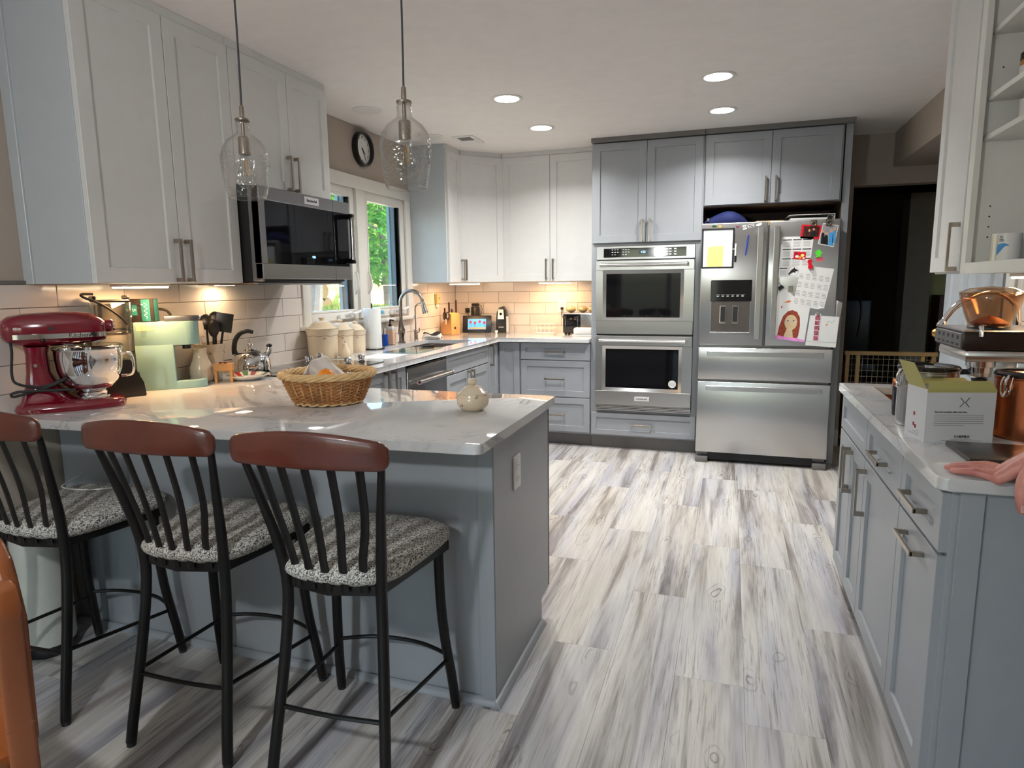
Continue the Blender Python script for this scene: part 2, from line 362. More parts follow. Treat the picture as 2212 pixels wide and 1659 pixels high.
# ---- backsplash tiles, each a piece of its wall
tile_cache = {}
def tile(wall, axis, a, b, z0, z1):
    g = .0013; w, h = round(b-a-2*g, 4), round(z1-z0-2*g, 4)
    if w < .012 or h < .012: return
    key = (axis, w, h)
    if key in tile_cache: o = bpy.data.objects.new('tile', tile_cache[key]); COL.objects.link(o); o.parent = wall
    else:
        m = MB()
        if axis == 'y': m.box(-.001, .008, -w/2, w/2, -h/2, h/2, .0016, 1)
        else: m.box(-w/2, w/2, -.008, .001, -h/2, h/2, .0016, 1)
        o = m.build('tile', 'tile', wall); tile_cache[key] = o.data
    o.location = (XW, (a+b)/2, (z0+z1)/2) if axis == 'y' else ((a+b)/2, 0, (z0+z1)/2)
ROWS = [(.906, .977), (.977, 1.081), (1.081, 1.185), (1.185, 1.289), (1.289, 1.378)]
for k, (z0, z1) in enumerate(ROWS):
    y = -4.9-(.15 if k % 2 else 0)+.035
    while y < 0:
        a, b = max(y, -4.9), min(y+.3035, -.008)
        if k >= 2:
            if b > -2.40 and a < -.915:
                if a < -2.40: tile(wall_left, 'y', a, -2.40, z0, z1)
                if b > -.915: tile(wall_left, 'y', -.915, b, z0, z1)
            else: tile(wall_left, 'y', a, b, z0, z1)
        else: tile(wall_left, 'y', a, b, z0, z1)
        y += .3035
    x = .398-.305*2+(-.153 if k % 2 == 0 else 0)
    while x < 1.42:
        a, b = max(x, XW+.008), min(x+.305, 1.416); tile(wall_back, 'x', a, b, z0, z1); x += .305
MB().box(XW, XW+.0015, -4.9, 0, .9, 1.085).build('grout', 'grout', wall_left); MB().box(XW, XW+.0015, -4.9, -2.4, 1.085, 1.378).build('grout', 'grout', wall_left); MB().box(XW, XW+.0015, -.91, 0, 1.085, 1.378).build('grout', 'grout', wall_left)
MB().box(XW, 1.416, -.0015, 0, .9, 1.378).build('grout', 'grout', wall_back)
MB().box(XW, XW+.012, -4.9, -4.07, 1.378, 1.392, .003).build('edge_trim', 'kick_grey', wall_left)
for k in range(5):   # tiles on the right wall above the bar counter
    y = -4.2-(.15 if k % 2 else 0)
    z0, z1 = ROWS[k]
    while y < -2.62:
        a, b = max(y, -4.2), min(y+.3035, -2.62)
        if b-a > .02:
            o = MB().box(-.008, .001, -(b-a)/2+.0013, (b-a)/2-.0013, -(z1-z0)/2+.0013, (z1-z0)/2-.0013, .0016, 1).build('tile', 'tile', wall_right); o.location = (XR, (a+b)/2, (z0+z1)/2)
        y += .3035
# ---- window
win = MB()
win.box(XW, XW+.02, -2.40, -2.325, 1.10, 2.03, .003); win.box(XW, XW+.02, -1.0, -.915, 1.10, 2.03, .003); win.box(XW, XW+.02, -2.40, -.915, 2.03, 2.118, .003)
win.box(XW-.10, XW+.02, -1.735, -1.635, 1.13, 2.03, .003)
win = struct('window_1', win, 'trim_white')
MB().box(XW-.02, XW+.055, -2.43, -.912, 1.085, 1.112, .006).build('window_sill', 'trim_white', win)
for (p0, p1) in ((-2.292, -1.80), (-1.565, -1.08)):
    f = MB(); o0, o1 = (p0-.04, p1+.065) if p0 < -2 else (p0-.07, p1+.08); xi, xo = XW-.045, XW-.0
    f.box(xi, xo, o0, p0, 1.128, 2.035, .004); f.box(xi, xo, p1, o1, 1.128, 2.035, .004); f.box(xi, xo, p0, p1, 1.128, 1.197, .004); f.box(xi, xo, p0, p1, 1.967, 2.035, .004)
    f = f.build('sash', 'trim_white', win)
    MB().box(XW-.028, XW-.024, p0-.005, p1+.005, 1.19, 1.97).build('pane', 'pane_glass', f)
    b = MB(); b.box(xo-.001, XW+.004, p0-.012, p0, 1.185, 1.98, .001); b.box(xo-.001, XW+.004, p1, p1+.012, 1.185, 1.98, .001); b.box(xo-.001, XW+.004, p0, p1, 1.185, 1.197, .001); b.box(xo-.001, XW+.004, p0, p1, 1.967, 1.98, .001)
    b.build('glazing_bead', 'trim_white', f)
    MB().box(XW-.082, XW-.045, p1-.002, p1+.05, 1.15, 2.02).build('outer_jamb', 'slate_blue', win)
    MB().box(XW-.106, XW-.082, p1-.01, p1+.05, 1.15, 2.02).build('jamb_lit_end', 'slate_lit', win)  # outer end of the same jamb, coloured lighter as if lit
    c = MB(); cy = (p0+p1)/2+.12; c.box(XW, XW+.03, cy-.09, cy+.05, 1.135, 1.165, .008); c.tube([(XW+.03, cy-.03, 1.16), (XW+.05, cy, 1.178), (XW+.045, cy+.06, 1.168), (XW+.04, cy+.13, 1.178), (XW+.04, cy+.15, 1.182)], [.008, .01, .009, .009, .011], 8)
    c.build('crank_handle', 'white_plastic', win)
    MB().tube([(XW+.004, p1+.03 if p0 < -2 else p0-.03, 1.30), (XW+.028, p1+.03 if p0 < -2 else p0-.03, 1.35), (XW+.024, p1+.032 if p0 < -2 else p0-.028, 1.42), (XW+.008, p1+.034 if p0 < -2 else p0-.026, 1.46)], [.005, .011, .01, .006], 8, flat=(.6, 1)).build('sash_lock', 'white_plastic', win)
# white six panel door standing open on the right
dr = MB(); dw = .86
dr.box(0, .036, 0, dw, 0.01, 2.03, .002)
P('door_paint', srgb(166, 172, 178), .4)
door = struct('door_1', dr, 'door_paint', loc=(3.6, -2.44, 0), rot=(0, 0, math.radians(-1)))
for (z0, z1) in ((.22, .78), (.98, 1.62), (1.74, 1.92)):
    for (a, b) in ((.11, .385), (.475, .75)):
        m = MB(); m.loft([[(-.0005, a, z0), (-.0005, b, z0), (-.0005, b, z1), (-.0005, a, z1)], [(-.009, a+.012, z0+.012), (-.009, b-.012, z0+.012), (-.009, b-.012, z1-.012), (-.009, a+.012, z1-.012)], [(-.002, a+.03, z0+.03), (-.002, b-.03, z0+.03), (-.002, b-.03, z1-.03), (-.002, a+.03, z1-.03)], [(-.007, a+.055, z0+.055), (-.007, b-.055, z0+.055), (-.007, b-.055, z1-.055), (-.007, a+.055, z1-.055)]], cap=True)
        m.build('panel', 'door_paint', door)
kn = MB().lathe([(.001, .062), (.016, .06), (.026, .048), (.026, .036), (.012, .026), (.011, .01), (.03, .006), (.032, 0)], 20).xf(Matrix.Translation((-.001, .8, 1.06)) @ Matrix.Rotation(math.radians(-90), 4, 'Y')); kn.build('knob', 'brass', door)
struct('trim_1', MB().box(XR-.018, XR, -2.62, -2.53, 0, 2.12, .004).box(XR-.01, XR+.11, -2.54, -2.5, 0, 2.1, .003), 'trim_white')
# ================================================================= the garden outside
def mat_leaf(name, c0, c1):
    m, nt, b = _new(name); out = nt.nodes['Material Output']; nt.nodes.remove(b)
    n = _noise(nt, _coord(nt), 1.7, 3); r = _ramp(nt, n, [(.35, c0), (.65, c1)])
    d = _n(nt, 'ShaderNodeBsdfDiffuse'); tr = _n(nt, 'ShaderNodeBsdfTranslucent'); mx = _n(nt, 'ShaderNodeMixShader'); mx.inputs[0].default_value = .45
    for s in (d, tr): nt.links.new(r.outputs[0], s.inputs[0])
    nt.links.new(d.outputs[0], mx.inputs[1]); nt.links.new(tr.outputs[0], mx.inputs[2]); nt.links.new(mx.outputs[0], out.inputs[0])
mat_leaf('leaf', srgb(64, 128, 66), srgb(120, 178, 84)); mat_leaf('leaf_pale', srgb(130, 170, 88), srgb(206, 214, 128)); mat_leaf('grass', srgb(70, 120, 66), srgb(150, 160, 90))
P('fence_wood', srgb(232, 206, 160), .8, var=.12, vs=6); P('fence_tan', srgb(196, 160, 112), .8, var=.12, vs=6); P('bark', srgb(120, 118, 116), .9, var=.25, vs=9, bump=.6, bs=20, bsc=(1, 1, .2)); P('soil', srgb(206, 190, 160), .9, var=.2, vs=2); P('log_cut', srgb(170, 140, 100), .8)
struct('yard', MB().box(-30, XW-.3, -6, 34, -.5, -.4), 'soil')
def tree(label, x, y, zc, rx, ry, rz, n, mat, size, seed, trunk=.12, base=-.4):
    rn = random.Random(seed); t = thing('tree', label, 'tree', (x, y, base), 0, 'trees beyond the window')
    m = MB(); m.tube([(0, 0, 0), (.08, .03, (zc-base)*.4), (-.05, .1, zc-base), (0, 0, zc-base+rz*.5)], [trunk, trunk*.8, trunk*.55, trunk*.2], 10)
    for k in range(7):
        a = rn.uniform(0, 6.28); h = zc-base-rz*.4+k*rz*.15
        m.tube([(-.02, .06, h), (math.cos(a)*rx*.5, math.sin(a)*ry*.5, h+.12), (math.cos(a)*rx*.85, math.sin(a)*ry*.85, h+.1)], [trunk*.3, trunk*.16, .008], 6)
    m.build('trunk', 'bark', t)
    vs, fs = [], []
    for k in range(n):
        d = Vector((rn.gauss(0, 1), rn.gauss(0, 1), rn.gauss(0, 1))).normalized()*rn.uniform(.35, 1)**.6
        c = Vector((d.x*rx, d.y*ry, d.z*rz+zc-base)); s = size*rn.uniform(.6, 1.2)
        R = Matrix.Rotation(rn.uniform(0, 6.28), 3, 'Z') @ Matrix.Rotation(rn.uniform(-.9, .9), 3, 'X') @ Matrix.Rotation(rn.uniform(-.6, .6), 3, 'Y')
        i0 = len(vs)
        for p in ((0, -.5, 0), (.42, -.25, .03), (.5, .15, -.06), (.2, .22, .02), (0, .6, -.08), (-.2, .22, .02), (-.5, .15, -.06), (-.42, -.25, .03)): vs.append(c+R @ (Vector(p)*s))
        fs += [(i0, i0+1, i0+2, i0+3), (i0, i0+3, i0+4, i0+5), (i0, i0+5, i0+6, i0+7)]
    me = bpy.data.meshes.new('foliage'); me.from_pydata(vs, [], fs); me.materials.append(M(mat))
    f = bpy.data.objects.new('foliage', me); COL.objects.link(f); f.parent = t; f['kind'] = 'stuff'
    return t
tree('broad-leaved green tree reaching down in front of the window', -4.6, 6.7, 2.65, 1.4, 2.1, 1.3, 2600, 'leaf', .17, 1)
tree('bright yellow-green tree behind the fence line', -12.0, 15.6, 3.6, 2.0, 3.4, 2.6, 3200, 'leaf_pale', .3, 2, .25)
tree('thin grey-barked tree with high crown beside the log pile', -4.3, 3.72, 3.3, 1.2, .8, .7, 800, 'leaf', .16, 3, .15, .84)
tree('dense green tree growing at the back of the yard', -12.5, 22.6, 3.8, 2.4, 3.2, 2.8, 2600, 'leaf', .3, 4, .25)
fence = thing('garden_fence', 'pale vertical board fence across the back of the yard', 'fence', (-8.0, 7.0, -.4))
bm0 = MB().box(-.011, .011, -.066, .066, 0, 1.62, .003, 1).build('board', 'fence_wood', fence); bme = bm0.data
for k in range(1, 62):
    o = bpy.data.objects.new('board', bme); COL.objects.link(o); o.parent = fence; o.location = (random.uniform(-.004, .004), k*.143, random.uniform(-.02, .02))
for z in (.4, 1.2): MB().box(.012, .05, -.07, 8.8, z, z+.09).build('rail', 'fence_wood', fence)
for k in range(5): MB().box(-.11, -.012, k*2.1, k*2.1+.09, 0, 1.7).build('post', 'fence_wood', fence)
f2 = thing('boundary_fence', 'taller tan board fence standing behind the pale one', 'fence', (-9.4, 6.0, -.4))
bm1 = MB().box(-.011, .011, -.085, .085, 0, 1.96, .003, 1).build('board', 'fence_tan', f2); bme2 = bm1.data
for k in range(1, 74):
    o = bpy.data.objects.new('board', bme2); COL.objects.link(o); o.parent = f2; o.location = (random.uniform(-.004, .004), k*.178, 0)
MB().box(-.05, -.012, 0, 11.6, 1.7, 1.79).build('rail', 'fence_tan', f2)
sh = thing('shrub', 'low yellow-green shrub in front of the fence', 'shrub', (-6.2, 7.6, -.0)); rn = random.Random(9)
MB().tube([(0, 0, 0), (.02, 0, .4)], [.03, .015], 6).build('stem', 'bark', sh)
vs, fs = [], []
for k in range(420):
    a = rn.uniform(0, 6.28); r = rn.uniform(0, .75)**.7; h = rn.uniform(.3, 1.35)*(1.15-r*.6); x, y = math.cos(a)*r*.7, math.sin(a)*r*.9; i0 = len(vs); l = rn.uniform(.2, .42); w = .025
    vs += [(x-w, y, h-l), (x+w, y, h-l), (x+rn.uniform(-.1, .1), y+rn.uniform(-.1, .1), h)]; fs.append((i0, i0+1, i0+2))
me = bpy.data.meshes.new('foliage'); me.from_pydata(vs, [], fs); me.materials.append(M('leaf_pale')); o = bpy.data.objects.new('foliage', me); COL.objects.link(o); o.parent = sh; o['kind'] = 'stuff'
for k, (x, y, z) in enumerate(((-5.4, 4.95, 1.0), (-5.45, 5.28, 1.0), (-5.42, 5.12, 1.27))):
    lg = thing('firewood_log', ['sawn log lying at the tree end of the woodpile', 'sawn log lying at the fence end of the woodpile', 'sawn log resting on top of the woodpile'][k], 'log', (x, y, z), 0, 'logs in the woodpile')
    MB().cyl((-.4, 0, 0), (.4, 0, 0), .15, n=18).build('trunk_piece', 'bark', lg); MB().cyl((.4, 0, 0), (.408, 0, 0), .14, n=18).build('sawn_end', 'log_cut', lg)
ZB = .851; struct('raised_bed', MB().box(-6.9, -3.1, 2.6, 6.0, -.4, .85, .05), 'soil')
gr = MB(); rn = random.Random(5)
for k in range(1500):
    x, y = rn.uniform(-4.9, -3.3), rn.uniform(4.0, 5.4); h = rn.uniform(.06, .2); a = rn.uniform(0, 3.14); w = .03
    b = [gr.bm.verts.new(p) for p in ((x-w*math.cos(a), y-w*math.sin(a), ZB), (x+w*math.cos(a), y+w*math.sin(a), ZB), (x+rn.uniform(-.08, .08), y+rn.uniform(-.08, .08), ZB+h))]; gr.bm.faces.new(b)
tag(gr.build('grass', 'grass'), 'rough green grass under the garden trees', 'grass', kind='stuff')
# ================================================================= cabinets
H90 = math.radians(90)
def pull(parent, x, z, horiz=False, L=.158, y=0):
    m = MB(); h = L/2
    if horiz:
        for s in (-1, 1): m.box(x+s*h-.006, x+s*h+.006, y-.032, y, z-.006, z+.006, .001, 1)
        m.box(x-h-.006, x+h+.006, y-.034, y-.026, z-.0065, z+.0065, .001, 1)
    else:
        for s in (-1, 1): m.box(x-.006, x+.006, y-.032, y, z+s*h-.008, z+s*h+.008, .001, 1)
        m.box(x-.0065, x+.0065, y-.034, y-.026, z-h-.008, z+h+.008, .001, 1)
    return m.build('handle', 'nickel', parent)
def shaker(parent, name, x0, x1, z0, z1, yb, mat, handle=None, rail=.057, g=.0015, t=.02):
    x0 += g; x1 -= g; z0 += g; z1 -= g; w, h = x1-x0, z1-z0; yf = -t
    m = MB()
    # one shell: outer box with stepped, recessed front panel
    r = min(rail, w*.3, h*.3); c = .004
    def rect(a, b, y): return [(a, y, b), (w-a, y, b), (w-a, y, h-b), (a, y, h-b)]
    rg = [rect(0, 0, 0), rect(0, 0, yf+.0015), rect(.0015, .0015, yf), rect(r, r, yf), rect(r+.002, r+.002, yf+.009)]
    m.loft(rg, cap=True)
    o = m.build(name, mat, parent, ang=20); o.location = (x0, yb, z0)
    if handle: k, hx, hz = handle; pull(o, hx-x0, hz-z0, k == 'h', y=yf)
    return o
def carcass(t, w, d, h, mat, z0=0, kick=0):
    m = MB().box(0, w, -d, -.014 if kick else 0, z0+kick, z0+h, .0015, 1); m.build('body', mat, t)
    if kick: MB().box(0, w, -d+.07, -.014, z0, z0+kick+.001).build('toe_kick', 'kick_grey', t)
def crown(t, pts, mat, z0, z1):
    MB().prism(pts, z0, z1, .002, 1).build('crown_trim', mat, t)
ZU0, ZU1, XU = 1.3776, 2.4261, .2986; DU = XU-.02-XW
# --- upper cabinets on the window wall
def upper_left(label, y0, y1, z0, doors, hz):
    t = thing('upper_cabinet', label, 'cabinet', (XW, y0, 0), H90); w = y1-y0
    carcass(t, w, DU, ZU1-z0, 'paint_white', z0)
    MB().box(0, w, -DU-.012, 0, ZU1, CEIL, .002, 1).build('crown_trim', 'paint_white', t)
    for (a, b, hx) in doors: shaker(t, 'door', a, b, z0, ZU1, -DU, 'paint_white', ('v', hx, hz))
    return t
ua = upper_left('tall white two-door wall cabinet above the red mixer', -4.060, -3.304, ZU0, [(0, .3985, .3985-.028), (.3985, .756, .3985+.028)], 1.47)
MB().box(-.012, 0, -.05, 0, ZU0, CEIL, .002, 1).build('scribe_strip', 'shaded_white', ua); MB().box(-.004, 0, -DU, -.05, ZU0, CEIL, .001, 1).build('end_panel', 'shaded_white', ua)
ub = upper_left('shorter white two-door cabinet fitted over the microwave', -3.304, -2.542, 1.828, [(0, .411, .411-.028), (.411, .762, .411+.028)], 1.93)
uc = upper_left('narrow white wall cabinet beside the window, end toned grey for shade', -.907, -.628, ZU0, [(.01, .279, .279-.03)], 1.482)
MB().box(-.004, 0, -DU, 0, ZU0, CEIL, .001, 1).build('end_panel', 'shaded_white', uc)
t = thing('corner_cabinet', 'white wall cabinet set diagonally across the corner', 'cabinet', (XW, 0, 0))
MB().prism([(0, 0), (.614, 0), (.614, -.33), (.3306, -.614), (0, -.614)], ZU0, ZU1, .0015, 1).build('body', 'paint_white', t)
MB().prism([(0, 0), (.614, 0), (.614, -.342), (.3426, -.614), (0, -.614)], ZU1, CEIL).build('crown_trim', 'paint_white', t)
fr = bpy.data.objects.new('door_frame', None); bpy.data.objects.remove(fr)
dd = shaker(t, 'door', 0, .398, ZU0, ZU1, 0, 'paint_white'); dd.location = (.3306+.0005, -.614-.0005, ZU0+.0015); dd.rotation_euler = (0, 0, math.radians(45.06))
pull(dd, .03, .103, y=-.02)
t = thing('upper_cabinet', 'white two-door wall cabinet above the toaster', 'cabinet', (.566, 0, 0)); w = 1.404-.566
carcass(t, w, .33, ZU1-ZU0, 'paint_white', ZU0); MB().box(0, w, -.342, 0, ZU1, CEIL, .002, 1).build('crown_trim', 'paint_white', t)
shaker(t, 'door', .004, .427, ZU0, ZU1, -.33, 'paint_white', ('v', .427-.03, 1.482)); shaker(t, 'door', .427, w-.004, ZU0, ZU1, -.33, 'paint_white', ('v', .427+.03, 1.482))
# --- tall oven cabinet
D = .6065
t = thing('oven_cabinet', 'tall grey cabinet built around the double oven', 'cabinet', (1.408, 0, 0)); w = 2.256-1.408
c = MB(); c.box(0, .044, -D, 0, .11, ZU1); c.box(.802, w, -D, 0, .11, ZU1); c.box(.044, .802, -D, 0, 1.645, ZU1); c.box(.044, .802, -D, 0, .11, .33); c.box(.044, .802, -.05, 0, .33, 1.645)
c.build('body', 'paint_grey', t); MB().box(0, w, -D+.05, 0, 0, .111).build('toe_kick', 'kick_grey', t)
MB().box(0, w, -.655, 0, ZU1+.004, CEIL, .002, 1).build('crown_trim', 'kick_grey', t)
shaker(t, 'door', .008, .426, 1.668, ZU1, -D, 'paint_grey', ('v', .426-.028, 1.755)); shaker(t, 'door', .426, .84, 1.668, ZU1, -D, 'paint_grey', ('v', .426+.028, 1.755))
shaker(t, 'drawer', .006, .84, .122, .308, -D, 'paint_grey', ('h', .425, .215), rail=.04)
# --- cabinet over the fridge
t = thing('fridge_cabinet', 'grey two-door cabinet over the refrigerator with full-height end panel', 'cabinet', (2.258, 0, 0))
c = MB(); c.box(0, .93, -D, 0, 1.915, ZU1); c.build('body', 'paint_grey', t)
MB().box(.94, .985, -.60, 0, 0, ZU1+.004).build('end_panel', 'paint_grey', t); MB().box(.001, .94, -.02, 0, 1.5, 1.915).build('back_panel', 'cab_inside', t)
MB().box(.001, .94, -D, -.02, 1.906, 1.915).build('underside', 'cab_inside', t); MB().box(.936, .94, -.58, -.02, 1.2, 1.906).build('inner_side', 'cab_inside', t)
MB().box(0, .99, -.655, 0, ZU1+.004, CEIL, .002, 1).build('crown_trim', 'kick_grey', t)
shaker(t, 'door', .005, .4625, 1.919, ZU1, -D, 'paint_grey', ('v', .4625-.035, 2.02)); shaker(t, 'door', .4625, .92, 1.919, ZU1, -D, 'paint_grey', ('v', .4625+.035, 2.02))
# --- base cabinets, back wall
t = thing('drawer_cabinet', 'grey base cabinet with three drawers beside the oven', 'cabinet', (.805, 0, 0)); w = 1.406-.805
carcass(t, w, D, .876, 'paint_grey', 0, .11)
for (a, b) in ((.729, .871), (.42, .725), (.126, .416)): shaker(t, 'drawer', .004, w-.002, a, b, -D, 'paint_grey', ('h', w/2+.0, (a+b)/2), rail=.05)
# --- corner base (lazy susan)
XB = .59
t = thing('corner_base_cabinet', 'grey corner base cabinet with folding pair of narrow doors', 'cabinet', (XW, 0, 0))
MB().prism([(.014, -.014), (.855, -.014), (.855, -D), (XB-XW, -D), (XB-XW, -.872), (.014, -.872)], .11, .876).build('body', 'paint_grey', t)
MB().prism([(.014, -.014), (.855, -.014), (.855, -D+.07), (XB-XW-.07, -D+.07), (XB-XW-.07, -.872), (.014, -.872)], 0, .112).build('toe_kick', 'kick_grey', t)
shaker(t, 'door', .668, .85, .126, .871, -D, 'paint_grey', rail=.05)
d2 = shaker(t, 'door', 0, .23, .126, .871, 0, 'paint_grey', ('v', .04, .78), rail=.05); d2.location = (XB-XW, -.868, .1275); d2.rotation_euler = (0, 0, H90)
# --- sink base, dishwasher, cooktop base on the window wall
t = thing('sink_cabinet', 'grey sink base cabinet with false drawer and two doors', 'cabinet', (XW, -1.716, 0), H90); w = 1.716-.874
m = MB(); m.box(0, .018, -(XB-XW), -.014, .11, .876); m.box(w-.018, w, -(XB-XW), -.014, .11, .876); m.box(.018, w-.018, -(XB-XW), -.014, .11, .13); m.box(.018, w-.018, -.03, -.014, .13, .876); m.box(.018, w-.018, -(XB-XW), -(XB-XW)+.018, .13, .876); m.build('body', 'paint_grey', t)
MB().box(0, w, -(XB-XW)+.07, -.014, 0, .111).build('toe_kick', 'kick_grey', t)
shaker(t, 'false_drawer', .004, w-.004, .727, .869, -(XB-XW), 'paint_grey', rail=.05)
shaker(t, 'door', .004, w/2, .126, .722, -(XB-XW), 'paint_grey', ('v', w/2-.035, .63)); shaker(t, 'door', w/2, w-.004, .126, .722, -(XB-XW), 'paint_grey', ('v', w/2+.035, .63))
t = thing('cooktop_cabinet', 'grey base cabinet with two doors below the cooktop', 'cabinet', (XW, -3.36, 0), H90); w = 3.36-2.308
carcass(t, w, XB-XW, .876, 'paint_grey', 0, .11)
shaker(t, 'door', .37, .825, .126, .869, -(XB-XW), 'paint_grey', ('v', .825-.04, .78)); shaker(t, 'door', .825, w-.004, .126, .869, -(XB-XW), 'paint_grey', ('v', .825+.05, .78))
t = thing('dishwasher', 'stainless dishwasher with bar handle and red end buttons', 'dishwasher', (XW, -2.304, 0), H90); w = .585
MB().box(.002, w-.002, -.565, 0, .1, .872).build('tub', 'black_plastic', t)
d = MB().box(.004, w-.004, -.668, -.567, .12, .852, .006).build('door', 'steel_side', t)
MB().box(.03, w-.03, -.655, -.57, .852, .858).build('control_strip', 'black_gloss', d)
h = MB(); h.cyl((.05, -.725, .765), (w-.05, -.725, .765), .0125, n=14)
for x in (.06, w-.06): h.cyl((x, -.667, .765), (x, -.727, .765), .011, n=10)
h = h.build('handle', 'steel_v', t)
P('red_badge', srgb(150, 20, 25), .3)
for x in (.047, w-.047): MB().cyl((x-.004, -.725, .765), (x+.004, -.725, .765), .0165, n=16).build('end_cap', 'chrome', h); MB().cyl((x-.006, -.725, .765), (x+.006, -.725, .765), .008, n=12).build('red_dot', 'red_badge', h)
# --- peninsula
PX = 1.80; PY = -4.017; PYB = -3.385
t = thing('peninsula_base', 'grey peninsula base with plain panels facing the stools', 'cabinet', (0, 0, 0))
MB().prism([(PY+.02, .0), (PYB-.1, 0), (PYB-.1, .11), (PYB, .11), (PYB, .879), (PY+.02, .879)], XW+.014, PX-.02, ax='x').build('body', 'paint_grey', t)
MB().prism([(PY, .0), (PYB-.1, 0), (PYB-.1, .11), (PYB, .11), (PYB, .879), (PY, .879)], PX-.02, PX, .0012, 1, 'x').build('end_panel', 'paint_grey', t)
for (a, b) in ((XW+.014, .30), (.302, PX-.02)): MB().box(a, b, PY, PY+.02, 0, .879, .0015, 1).build('back_panel', 'paint_grey', t)
MB().box(PX-.055, PX-.002, PY-.006, PY, 0, .879, .0015, 1).build('corner_strip', 'paint_grey', t)
qr = [(0, 0), (.02, 0), (.019, .008), (.013, .015), (.006, .02), (0, .021)]
mo = MB(); mo.loft([[(XW+.016, PY-.006-a, b) for a, b in qr], [(PX+.02*0, PY-.006-a, b) for a, b in qr]]); mo.build('shoe_moulding', 'paint_grey', t)
mo = MB(); mo.loft([[(PX+a, PY-.026, b) for a, b in qr], [(PX+a, PYB-.1, b) for a, b in qr]]); mo.build('shoe_moulding', 'paint_grey', t)
MB().box(PX-.024, PX-.0005, PYB, PYB+.02, .115, .876, .001, 1).build('cabinet_edge', 'dark_wood', t)
MB().box(.9, PX-.03, PYB, PYB+.02, .115, .87, .0015, 1).build('door', 'paint_grey', t)
def outlet(label, loc, rz, grp=None, mat='white_plastic'):
    t = thing('wall_outlet', label, 'outlet', loc, rz, grp)
    MB().box(-.036, .036, -.006, 0, -.058, .058, .004).build('plate', mat, t)
    for s in (-1, 1):
        r = MB().prism([(.0165*math.cos(a)*1.0, s*.0215+.0145*math.sin(a)) for a in [k*math.pi/8 for k in range(16)]], -.0085, -.006, ax='y').build('receptacle', mat, t)
        k = MB()
        for x, hh in ((-.0065, .008), (.0065, .006)): k.box(x-.0011, x+.0011, -.0088, -.0084, s*.0215+.002-hh/2, s*.0215+.002+hh/2)
        k.cyl((0, -.0088, s*.0215-.008), (0, -.0084, s*.0215-.008), .0022, n=10); k.build('slot', 'ink', r)
    return t
outlet('white duplex outlet on the end panel of the peninsula', (PX, -3.795, .722), H90)
# --- right side bar cabinets
def base_right(label, y0, y1, kick=True):
    return thing('bar_cabinet', label, 'cabinet', (XR, y0, 0), -H90)
DR = XR-2.9595-.02
t = base_right('grey bar sink cabinet with blank drawer and two narrow doors', -2.72, 0); w = .555
m = MB(); m.box(0, .018, -DR, 0, .1, .876); m.box(w-.001, w, -DR, 0, .1, .876); m.box(.018, w, -DR, 0, .1, .12); m.box(.018, w, -.02, 0, .1, .876); m.box(.018, w, -DR, -DR+.018, .1, .876); m.build('body', 'paint_grey', t)
MB().box(0, w, -DR+.075, 0, 0, .101).build('toe_kick', 'kick_grey', t)
shaker(t, 'false_drawer', .002, w-.001, .72, .868, -DR, 'paint_grey', rail=.045)
shaker(t, 'door', .002, .285, .11, .714, -DR, 'paint_grey', ('v', .285-.03, .6)); shaker(t, 'door', .285, w-.001, .11, .714, -DR, 'paint_grey', ('v', .285+.03, .6))
t = base_right('grey bar cabinet with one drawer above one wide door', -3.276, 0); w = .508
carcass(t, w, DR, .876, 'paint_grey', 0, .1)
shaker(t, 'drawer', .001, w-.001, .72, .868, -DR, 'paint_grey', ('h', w/2, .785), rail=.045); shaker(t, 'door', .001, w-.001, .11, .714, -DR, 'paint_grey', ('v', .035, .6))
t = base_right('grey pull-out bar cabinet at the end with two horizontal handles', -3.785, 0); w = .37
carcass(t, w, DR, .876, 'paint_grey', 0, .1)
shaker(t, 'drawer', .001, w-.001, .72, .868, -DR, 'paint_grey', ('h', w/2, .785), rail=.045); shaker(t, 'pull_out_door', .001, w-.001, .11, .714, -DR, 'paint_grey', ('h', w/2, .672))
MB().box(w, w+.008, -DR+.012, 0, 0, .876, .001, 1).build('end_panel', 'paint_grey', t)
ep = MB(); ep.box(w+.008, w+.016, -DR+.012, -DR+.06, 0, .876, .001, 1); ep.box(w+.008, w+.016, -.05, 0, 0, .876, .001, 1); ep.box(w+.008, w+.016, -DR+.06, -.05, 0, .1, .001, 1); ep.build('end_frame', 'paint_grey', t)
# --- countertops
def counter(name, label, pts, z1=ZC, th=.031, holes=(), parts=None):
    o = MB().prism(pts, z1-th, z1, .009, 3).build(name, 'quartz', ang=40)
    for (x0, x1, y0, y1) in holes:
        c = MB().box(x0, x1, y0, y1, z1-.2, z1+.2).build('cut', 'quartz')
        md = o.modifiers.new('b', 'BOOLEAN'); md.object = c; md.operation = 'DIFFERENCE'; md.solver = 'EXACT'
        bpy.context.view_layer.update(); me = bpy.data.meshes.new_from_object(o.evaluated_get(bpy.context.evaluated_depsgraph_get()))
        o.modifiers.clear(); o.data = me; bpy.data.objects.remove(c)
        me.polygons.foreach_set('use_smooth', [True]*len(me.polygons)); me.set_sharp_from_angle(angle=math.radians(40))
    return tag(o, label, 'countertop')
SINK = (.10, .50, -1.655, -.945)
def rc(x, y, r, a0, n=5): return [(x+r*math.cos(math.radians(a0+90*k/n)), y+r*math.sin(math.radians(a0+90*k/n))) for k in range(n+1)]
pts = [(XW+.009, -4.285)]+rc(1.825-.02, -4.19+.02, .02, -90)+rc(1.825-.02, -3.352-.02, .02, 0)+[(.655, -3.358), (.640, -.690), (1.4065, -.690), (1.4065, -.009), (XW+.009, -.009)]
counter('countertop', 'white veined quartz counter running along two walls into the peninsula', pts, holes=[SINK])
RS = (3.06, 3.42, -3.12, -2.80)
